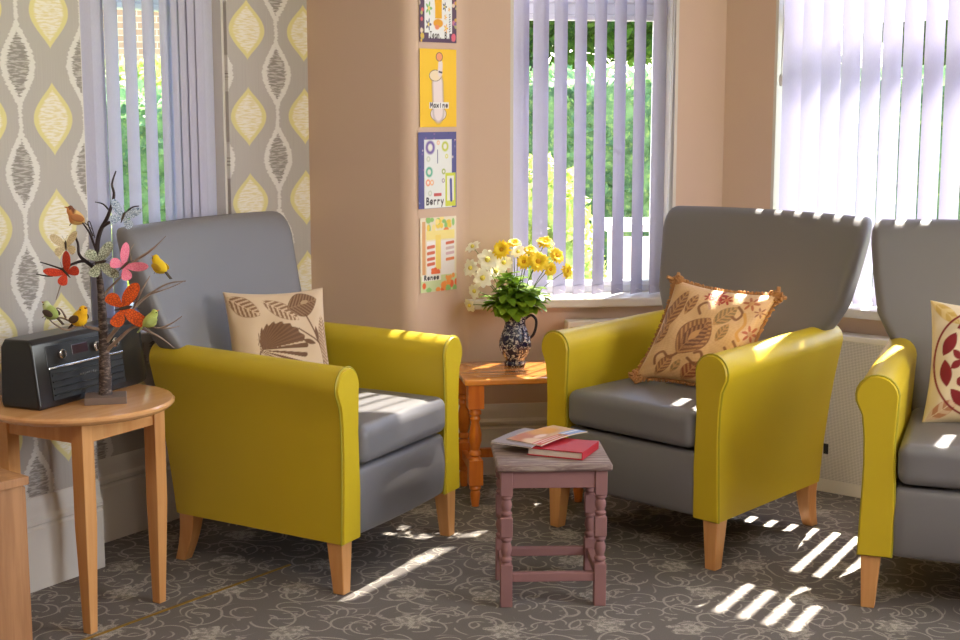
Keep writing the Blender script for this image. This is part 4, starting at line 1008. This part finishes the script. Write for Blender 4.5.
ydz = [(502, 250, -.03, .026, (-.4, -1, .5), 'yellow daisy above the dense leaves, leftmost of the yellow ones'), (514, 244, .03, .020, (.1, -.6, 1), 'small yellow daisy facing upward near the leftmost yellow one'),
 (545, 243, .02, .024, (.1, -.7, 1), 'yellow daisy standing highest at the right of the bunch'), (524, 262, -.05, .021, (-.3, -1, .3), 'half open orange yellow daisy low in the middle of the bunch'),
 (538, 262, -.06, .030, (.1, -1, .5), 'largest bright yellow daisy at the front of the bunch'), (556, 256, -.01, .024, (.6, -.8, .5), 'yellow daisy between the highest one and the outermost one'),
 (566, 271, .0, .022, (1, -.8, .1), 'outermost yellow daisy nearest to the gold-cushion armchair'), (550, 269, -.04, .020, (.5, -1, 0), 'yellow daisy tucked under the largest one'), (530, 251, .04, .020, (0, -.6, 1), 'yellow daisy at the back of the bunch behind the largest one')]
for a in ydz: flower('yellow_daisy', a[0], a[1], a[2], a[3], a[4], a[5])
wfl = [(473, 247, 0, .022, (-.6, -.6, 1), 'white flower reaching highest on the wall side of the bunch'), (488, 260, -.02, .030, (-.3, -1, .5), 'large white flower beside the leftmost yellow daisy'), (471, 268, -.03, .024, (-.8, -1, .2), 'white flower facing the wall between the highest and the large one'),
 (483, 278, -.05, .028, (-.4, -1, .2), 'cream flower open towards the room above the leaves'), (504, 263, -.02, .024, (-.1, -1, .6), 'white flower squeezed under the leftmost yellow daisy'), (475, 291, -.03, .022, (-.9, -.8, 0), 'cream flower drooping beside the low buds'),
 (470, 305, -.03, .020, (-.8, -.8, -.5), 'lowest cream flower hanging down beside the sill end'), (496, 272, .03, .026, (-.3, -.7, .8), 'white flower at the back of the pale cluster'), (518, 252, -.01, .020, (0, -1, .7), 'cream flower between the two left yellow daisies')]
for a in wfl: flower('white_flower', a[0], a[1], a[2], a[3], a[4], a[5], petals=9)
sprigs = [((-.075, -.02, .065), 'leafy sprig spreading towards the wall corner'), ((-.035, -.06, .085), 'leafy sprig leaning into the room under the white flowers'), ((.01, -.065, .115), 'leafy sprig at the front centre of the bunch'), ((.055, -.04, .10), 'leafy sprig under the largest yellow daisy'), ((.085, .01, .075), 'leafy sprig spreading towards the gold-cushion armchair'), ((-.01, .05, .12), 'leafy sprig at the back of the bunch'), ((-.03, -.02, .145), 'tallest leafy sprig in the middle of the bunch')]
for tip, lab in sprigs:
    root = tag(empty('leafy_sprig', JR), lab, 'foliage'); T_ = Vector(tip) + Vector((0, 0, .025))
    pth = smooth_path([Vector((0, 0, -.09)), Vector((T_.x * .15, T_.y * .15, .015)), T_ * .6, T_], 4); mb = MB(); mb.tube(pth, .0016, 5); mb.build('stem', M_stem, root)
    mb = MB()
    for i in range(30):
        t = random.uniform(.35, 1); base = Vector((T_.x * t, T_.y * t, T_.z * t)); a = random.uniform(0, 2 * PI); el = random.uniform(-.5, .7)
        dr = (Vector((math.cos(a) * math.cos(el), math.sin(a) * math.cos(el), math.sin(el))) + Vector((T_.x, T_.y, 0)) * 5).normalized()
        sdv = dr.cross(Vector((0, 0, 1))).normalized(); up = sdv.cross(dr); L = random.uniform(.042, .068); W_l = L * .37
        base += dr * .008; b = len(mb.v)
        for j in range(6):
            s_ = j / 5; ww = W_l * math.sin(PI * (.06 + .9 * s_)) ** .75
            for kk in (-1, 0, 1): mb.v.append(tuple(base + dr * L * s_ + sdv * ww * kk + up * (abs(kk) * .22 * ww - .25 * L * s_ * s_)))
        for j in range(5):
            for kk in range(2): q = b + j * 3 + kk; mb.f.append((q, q + 1, q + 4, q + 3))
    mb.build('leaves', M_leaf, root, smooth=80)

# ---------------------------------------------------------------- paintings on the pier
nC = Vector((dc.y, -dc.x))
if nC.y > 0: nC = -nC
def onface(u, v):
    r = _ray(u, v); n = Vector((nC.x, nC.y)); k = (n.dot(P_out)) / (n.x * r.x + n.y * r.y); return r * k + Vector((0, 0, CAM_H))
def poster(u0, u1, vt, vb, fn, label):
    a = onface(u0, (vt + vb) / 2); b = onface(u1, (vt + vb) / 2); um = (u0 + u1) / 2; zt_ = onface(um, vt).z; zb_ = onface(um, vb).z
    W = (Vector((b.x, b.y)) - Vector((a.x, a.y))).length; H = zt_ - zb_
    o = plate('painting', W, H, 110, 150, fn, M_print, T=.0012); o.location = (a.x + nC.x * .0035, a.y + nC.y * .0035, zb_); o.rotation_euler = (PI / 2, 0, math.atan2(dc.y, dc.x)); return tag(o, label, 'painting')
rs = np.random.RandomState(3)
def speck(p, x0, y0, x1, y1, n, cols, r=.03):
    for i in range(n): cx, cy = rs.uniform(x0, x1), rs.uniform(y0, y1); p.ell(cx, cy, r * rs.uniform(.6, 1.3), r * .7 * rs.uniform(.6, 1.3), cols[rs.randint(len(cols))], soft=.3)
def p1(p):
    p.rect(-1, -1, 2, 2, (96, 74, 100)); cols = [(220, 180, 80), (196, 120, 150), (180, 180, 120), (230, 210, 190), (130, 90, 150), (224, 110, 120)]
    speck(p, .0, 0, .1, 1, 18, cols, .04); speck(p, .9, 0, 1, 1, 18, cols, .04); speck(p, 0, .96, 1, 1, 14, cols, .03)
    p.rect(.13, .12, .88, .95, (236, 238, 240)); p.rect(.24, .05, .8, .13, (236, 238, 240))
    p.ell(.5, .62, .1, .30, (238, 186, 40), soft=.1); p.rect(.42, .30, .60, .62, (238, 180, 40)); p.ell(.5, .24, .13, .055, (238, 170, 50), soft=.2); p.ell(.47, .19, .06, .03, (240, 150, 110), soft=.4)
    for (x, y, r, c) in ((.25, .42, .09, (130, 190, 120)), (.24, .22, .08, (100, 100, 130)), (.68, .45, .06, (70, 80, 110)), (.71, .18, .06, (236, 170, 60)), (.7, .32, .04, (236, 170, 60)), (.8, .42, .03, (240, 170, 60)), (.25, .7, .07, (150, 160, 220)), (.72, .7, .08, (190, 196, 214)), (.3, .88, .06, (170, 210, 110))): p.flower(x, y, r, c, 5, (240, 220, 120))
    for k in range(8): p.line([(.8, .14 + k * .03), (.83, .15 + k * .03)], .008, (120, 120, 140))
    p.ell(.92, .07, .06, .05, (230, 110, 130)); p.ell(.07, .08, .05, .035, (220, 190, 90)); write(p, 'Jean. B.', .27, .055, .075, .068, .008, (60, 56, 60))
def p2(p):
    p.rect(-1, -1, 2, 2, (248, 202, 52)); g_ = (130, 110, 100); w_ = (236, 222, 222)
    p.ell(.5, .17, .22, .10, g_); p.ell(.5, .17, .205, .092, w_); p.line([(.5, .2), (.48, .55)], .15, g_); p.line([(.5, .2), (.48, .55)], .135, w_); p.line([(.48, .5), (.46, .62)], .09, w_)
    p.ell(.42, .66, .17, .075, g_); p.ell(.42, .66, .155, .066, (240, 222, 190)); p.line([(.55, .70), (.56, .80)], .06, w_); p.line([(.52, .71), (.6, .70)], .012, (70, 70, 90))
    p.ell(.53, .90, .095, .06, (110, 90, 90)); p.ell(.53, .90, .08, .05, (240, 160, 120)); p.rect(.25, .24, .78, .32, (240, 238, 236)); write(p, 'Maxine', .28, .255, .055, .083, .010, (90, 80, 90))
def p3(p):
    p.rect(-1, -1, 2, 2, (92, 92, 150)); speck(p, 0, 0, 1, 1, 60, [(140, 110, 170), (70, 90, 140), (120, 130, 180), (200, 190, 210)], .02)
    p.rect(.15, 0, .88, .9, (232, 236, 236))
    for (x, y, r, c) in ((.31, .80, .12, (120, 100, 170)), (.7, .81, .09, (196, 206, 80)), (.28, .48, .09, (90, 180, 150)), (.25, .34, .06, (236, 150, 120)), (.35, .34, .05, (240, 180, 130)), (.66, .48, .05, (160, 180, 80)), (.52, .86, .04, (240, 190, 140)), (.65, .36, .04, (160, 150, 170)), (.26, .65, .05, (200, 210, 200)), (.74, .68, .04, (220, 220, 100)), (.3, .2, .05, (200, 210, 200))): p.ell(x, y, r, r * .75, c, soft=.3); p.ell(x, y, r * .5, r * .4, (236, 236, 230), soft=.5)
    p.line([(.5, .76), (.5, .6)], .012, (90, 100, 140)); p.rect(.7, .02, .98, .46, (212, 220, 80)); p.rect(.75, .09, .93, .42, (236, 238, 230)); p.line([(.86, .10), (.85, .36)], .03, (84, 90, 160))
    p.rect(.4, .16, .6, .20, (200, 90, 90)); write(p, 'Berry', .2, .055, .085, .095, .011, (70, 66, 76))
def p4(p):
    p.rect(-1, -1, 2, 2, (236, 226, 204)); speck(p, .1, .8, 1, 1, 22, [(240, 210, 90), (236, 140, 80), (150, 200, 120), (250, 230, 150)], .06)
    p.rect(.16, .70, .95, .82, (246, 228, 150)); p.rect(.42, .30, .56, .76, (246, 220, 120)); p.rect(.18, .2, .42, .68, (240, 236, 236)); p.rect(.56, .2, .95, .68, (240, 236, 236))
    for y in (.60, .52, .44, .37): p.line([(.2, y), (.38, y + .01)], .022, (214, 112, 84)); 
    for y, c in ((.64, (210, 110, 84)), (.57, (214, 190, 190)), (.50, (214, 180, 190)), (.42, (224, 130, 80))): p.line([(.72, y), (.92, y + .01)], .02, c)
    p.rect(.05, .2, .14, .95, (222, 170, 120)); p.rect(0, .0, 1, .22, (206, 220, 170)); speck(p, 0, 0, 1, .13, 16, [(234, 110, 60), (240, 150, 70), (150, 200, 120)], .06); speck(p, .3, .24, .5, .3, 5, [(234, 110, 60)], .05); speck(p, .7, .14, .95, .24, 6, [(240, 160, 80)], .04)
    p.rect(.04, .15, .56, .235, (238, 236, 230)); write(p, 'Renee', .1, .168, .055, .085, .010, (70, 66, 70))
poster(418.5, 455.5, -38, 42.5, p1, 'child-like painting with purple patchwork border, topmost on the pier')
poster(419, 455.5, 49, 127, p2, 'yellow painting with a white bottle shape on the pier')
poster(417.5, 455.5, 132, 208, p3, 'painting with dark blue speckled border on the pier')
poster(419.5, 455.5, 217, 291, p4, 'pale painting with orange flowers and red bars, lowest on the pier')

# ---------------------------------------------------------------- radiators
g = NT('perforated_radiator_front'); ob = g.obj(); x_, y_, z_ = g.xyz(ob)[:3]
uu = g.M('MULTIPLY', x_, 2 * PI / .011); vv = g.M('MULTIPLY', z_, 2 * PI / .011)
hole = g.step(g.M('MULTIPLY', g.M('SINE', uu), g.M('SINE', vv)), .10, .55); hole2 = g.step(g.M('MULTIPLY', g.M('SINE', uu), g.M('SINE', vv)), -.10, -.55)
hm = g.M('MAXIMUM', hole, hole2)
g.principled(g.mix(hm, C(236, 231, 224), C(170, 164, 158)), .5, g.bump(g.M('SUBTRACT', 1.0, hm), .5, .003)); M_perf = g.m
def radiator(A, d, s0, s1, depth, h, label, gap=.012):
    root = tag(empty('radiator', (A.x, A.y, 0), math.atan2(d.y, d.x)), label, 'radiator')
    mb = MB(); mb.box(((s0 + s1) / 2, -(gap + depth - .006), (h + .045) / 2), (s1 - s0, .012, h - .05)); mb.build('front_panel', M_perf, root, smooth=0, bevel=.002)
    mb = MB(); mb.box(((s0 + s1) / 2, -(gap + depth / 2), h - .008), (s1 - s0 + .01, depth + .006, .022)); mb.build('top_grille', M_radiator_white, root, smooth=0, bevel=.004)
    mb = MB(); mb.box(((s0 + s1) / 2, -(gap + depth / 2), .024), (s1 - s0, depth + .002, .048)); mb.build('base', M_radiator_white, root, smooth=0, bevel=.003)
    for s in (s0, s1):
        mb = MB(); mb.box((s, -(gap + depth / 2), h / 2), (.012, depth, h)); mb.build('end_panel', M_radiator_white, root, smooth=0, bevel=.003)
radiator(P_r, dR, .36, 1.95, .078, .588, 'white perforated radiator below the right window behind two armchairs', gap=.024)
radiator(P_ch, dw, .40, .86, .06, .60, 'white radiator almost hidden below the middle sill, behind the gold-cushion armchair', gap=.026)

# ---------------------------------------------------------------- unseen ceiling lamps, added for room fill
M_em = NT('fill_lamp_diffuser'); e_ = M_em.n('ShaderNodeEmission'); e_.inputs[0].default_value = (1, .86, .70, 1); e_.inputs[1].default_value = 6.0; M_em.t.links.new(e_.outputs[0], M_em.out.inputs[0])
for lx_, ly_, lab in ((-.55, 1.3, 'added unseen ceiling fill lamp nearer the round table'), (1.3, .6, 'added unseen ceiling fill lamp nearer the right wall')):
    root = tag(empty('fill_lamp', (lx_, ly_, CEIL)), lab, 'ceiling lamp')
    mb = MB(); mb.lathe([(.0, -.001), (.30, -.001), (.30, -.06), (.28, -.07), (.28, -.05), (.0, -.05)], 40); mb.build('lamp_body', M_white, root, smooth=35)
    mb = MB(); mb.lathe([(.0, -.065), (.27, -.065), (.27, -.055), (.0, -.055)], 40); mb.build('diffuser', M_em.m, root, smooth=35)

# ---------------------------------------------------------------- garden
M_lawn = mat_plain('lawn_grass', C(116, 140, 60), .9, var=.3, bump=(60, .8, .03)); M_patio = mat_plain('patio_stone', C(140, 132, 124), .85, var=.12)
mb = MB(); mb.box((0, 16, -.2), (60, 40, .1)); tag(mb.build('ground', M_lawn, smooth=0), kind='structure')
mb = MB(); mb.box((1.5, 7.6, -.14), (9, 3.6, .06)); tag(mb.build('patio', M_patio, smooth=0), kind='structure')
def leafy(name, mat, blobs, n, size, label, cat, trunk=None, box=None, group=None):
    """mass of small leaves over rounded bodies"""
    mb = MB(); rs = random.Random(len(name) + n + int(abs(blobs[0][0][0]) * 10) if blobs else n)
    for c, r in blobs:
        mb.ball(c, tuple(x * .88 for x in r), 16, 10)
    tot = sum(r[0] * r[2] for _, r in blobs)
    for c, r in blobs:
        for i in range(int(n * r[0] * r[2] / tot)):
            th = math.acos(rs.uniform(-1, 1)); ph = rs.uniform(0, 2 * PI); d = Vector((math.sin(th) * math.cos(ph), math.sin(th) * math.sin(ph), math.cos(th)))
            if box: # superellipsoid for a clipped hedge
                m_ = max(abs(d.x), abs(d.y), abs(d.z)); d = d / m_ * .97
            k = rs.uniform(.86, 1.06); p = Vector((c[0] + d.x * r[0] * k, c[1] + d.y * r[1] * k, c[2] + d.z * r[2] * k))
            a = Vector((rs.gauss(0, 1), rs.gauss(0, 1), rs.gauss(0, 1))).normalized(); b = a.cross(Vector((rs.gauss(0, 1), rs.gauss(0, 1), rs.gauss(0, 1)))).normalized(); s = size * rs.uniform(.6, 1.3)
            q = len(mb.v); mb.v += [tuple(p - a * s), tuple(p + b * s * .5), tuple(p + a * s), tuple(p - b * s * .5)]; mb.f.append((q, q + 1, q + 2, q + 3))
    if not trunk: return tag(mb.build(name, mat, smooth=40), label, cat, group)
    root = tag(empty(name, (blobs[0][0][0], blobs[0][0][1], -.15)), label, cat, group); o = Vector(root.location)
    mb.v = [(x - o.x, y - o.y, z - o.z) for x, y, z in mb.v]; mb.build('crown', mat, root, smooth=40)
    t = MB(); t.tube([(0, 0, 0), (.03, 0, trunk * .5), (0, 0, trunk)], [.16, .13, .09], 10); t.build('trunk', M_twig_dark, root); return root
M_hedge = mat_foliage('hedge_leaves', C(70, 108, 74), C(128, 164, 112), C(176, 198, 120)); M_bush = mat_foliage('bush_leaves', C(140, 164, 76), C(200, 212, 120), C(224, 226, 150)); M_tree = mat_foliage('tree_leaves', C(40, 70, 34), C(90, 120, 50), C(130, 150, 60))
def hedge(x0, x1, y, dy, h, n, label):
    mb = MB(); rs = random.Random(int(x0 * 10) + 77)
    mb.rbox(((x0 + x1) / 2, y, h / 2 - .1), (x1 - x0, dy, h), .15, 3)
    for i in range(n):
        f = rs.random()
        if f < .68: p = Vector((rs.uniform(x0, x1), y - dy / 2 + rs.gauss(0, .05), rs.uniform(-.1, h - .08)))
        else: p = Vector((rs.uniform(x0, x1), rs.uniform(y - dy / 2, y + dy / 2), h - .1 + rs.gauss(0, .05)))
        a = Vector((rs.gauss(0, 1), rs.gauss(0, 1), rs.gauss(0, 1))).normalized(); b = a.cross(Vector((rs.gauss(0, 1), rs.gauss(0, 1), rs.gauss(0, 1)))).normalized(); s = rs.uniform(.03, .07)
        q = len(mb.v); mb.v += [tuple(p - a * s), tuple(p + b * s * .5), tuple(p + a * s), tuple(p - b * s * .5)]; mb.f.append((q, q + 1, q + 2, q + 3))
    return tag(mb.build('garden_hedge', M_hedge, smooth=40), label, 'hedge')
hedge(-1.2, 6.5, 11.2, 1.3, 1.72, 9000, 'clipped green garden hedge seen through the middle and right windows')
hedge(-5.2, -1.7, 9.4, 1.0, 1.55, 5000, 'clipped green garden hedge seen through the window above the radio')
leafy('garden_bush', M_bush, [((-2.25, 8.1, .35), (.34, .3, .45)), ((-1.9, 8.2, .25), (.28, .28, .38))], 2600, .05, 'yellow-green bush in front of the hedge outside the window above the radio', 'bush')
leafy('garden_bush', M_bush, [((.38, 9.6, .30), (.42, .35, .75)), ((.55, 9.4, .1), (.3, .3, .5))], 2600, .05, 'yellow-green bush outside the middle window, beyond the flowers', 'bush')
leafy('garden_bush', M_bush, [((-2.6, 10.75, 1.35), (1.3, .4, .4))], 3000, .06, 'sunny yellow-green shrub rising over the hedge beyond the window above the radio', 'bush')
leafy('garden_tree', M_tree, [((.6, 15.5, 3.6), (2.2, 1.5, 1.7)), ((2.2, 16.0, 3.2), (1.8, 1.4, 1.3)), ((-.6, 16, 3.0), (1.4, 1.2, 1.2))], 9000, .12, 'dark leafy tree beyond the hedge outside the middle window', 'tree', trunk=3.0)
leafy('garden_tree', M_tree, [((7.4, 15.0, 3.4), (2.2, 1.5, 1.9)), ((5.6, 15.6, 2.6), (1.3, 1.2, 1.1))], 6000, .12, 'dark leafy tree beyond the hedge outside the right window', 'tree', trunk=3.0)
M_gt = mat_plain('white_garden_paint', C(236, 236, 234), .5, var=.02)
gt = tag(empty('garden_table', (.98, 8.0, -.11), R_(5)), 'white garden table on the patio outside the middle window', 'garden table')
mb = MB(); mb.box((0, 0, .86), (.62, .5, .04)); mb.build('tabletop', M_gt, gt, smooth=0, bevel=.005)
mb = MB(); mb.box((0, -.2, .66), (.56, .02, .30)); mb.build('front_board', M_gt, gt, smooth=0, bevel=.005)
for sx in (-1, 1):
    for sy in (-1, 1): mb = MB(); mb.box((sx * .27, sy * .21, .42), (.05, .05, .84)); mb.build('leg', M_gt, gt, smooth=0, bevel=.004)
rp = tag(empty('flower_pot', (1.02, 6.95, -.11)), 'red flower pot on the patio outside the middle window', 'flower pot')
mb = MB(); mb.lathe([(.001, 0), (.10, 0), (.15, .24), (.17, .24), (.17, .29), (.14, .29), (.13, .25), (.001, .25)], 24); mb.build('pot', mat_plain('red_glazed_pot', C(190, 40, 40), .4), rp, smooth=35)
ps = MB(); ps.tube([(0, 0, .2), (.01, 0, .55)], .02, 6); ps.build('plant_stem', M_stem, rp)
pf = MB()
for i in range(260):
    d = Vector((random.gauss(0, 1), random.gauss(0, 1), random.gauss(0, 1))).normalized() * random.uniform(.06, .15); p = Vector((0, 0, .62)) + d; a = Vector((random.gauss(0, 1), random.gauss(0, 1), random.gauss(0, 1))).normalized() * .03; b = a.cross(d).normalized() * .018
    q = len(pf.v); pf.v += [tuple(p - a), tuple(p + b), tuple(p + a), tuple(p - b)]; pf.f.append((q, q + 1, q + 2, q + 3))
pf.build('red_blooms', mat_plain('red_bloom', C(214, 60, 60), .7, var=.2), rp)
# neighbour's brick house
hs = tag(empty('street_house', (-5.2, 17.5, -.15), R_(10)), "neighbouring brick house beyond the shrub outside the window above the radio", 'house')
mb = MB(); mb.box((0, 2.5, 2.6), (6.5, 5, 5.2)); mb.build('wall', mat_brick(), hs, smooth=0, uv=lambda co: ((co.x + co.y) * .8, co.z * .8))
rf = MB(); rf.loft([[(-3.5, -.4, 5.1), (-3.5, 5.4, 5.1), (-3.5, 2.5, 7.4)], [(3.5, -.4, 5.1), (3.5, 5.4, 5.1), (3.5, 2.5, 7.4)]]); rf.build('roof', mat_plain('roof_tiles', C(120, 84, 70), .9, bump=(20, .5, .03)), hs, smooth=0)
for x in (-1.8, 1.4):
    wb = MB(); wb.box((x, -.01, 3.7), (1.1, .06, 1.1)); wf = wb.build('window', M_upvc, hs, smooth=0); pb = MB(); pb.box((x, -.03, 3.7), (.95, .06, .95)); pb.build('pane', mat_plain('dark_glazing', C(60, 70, 80), .1), wf, smooth=0)
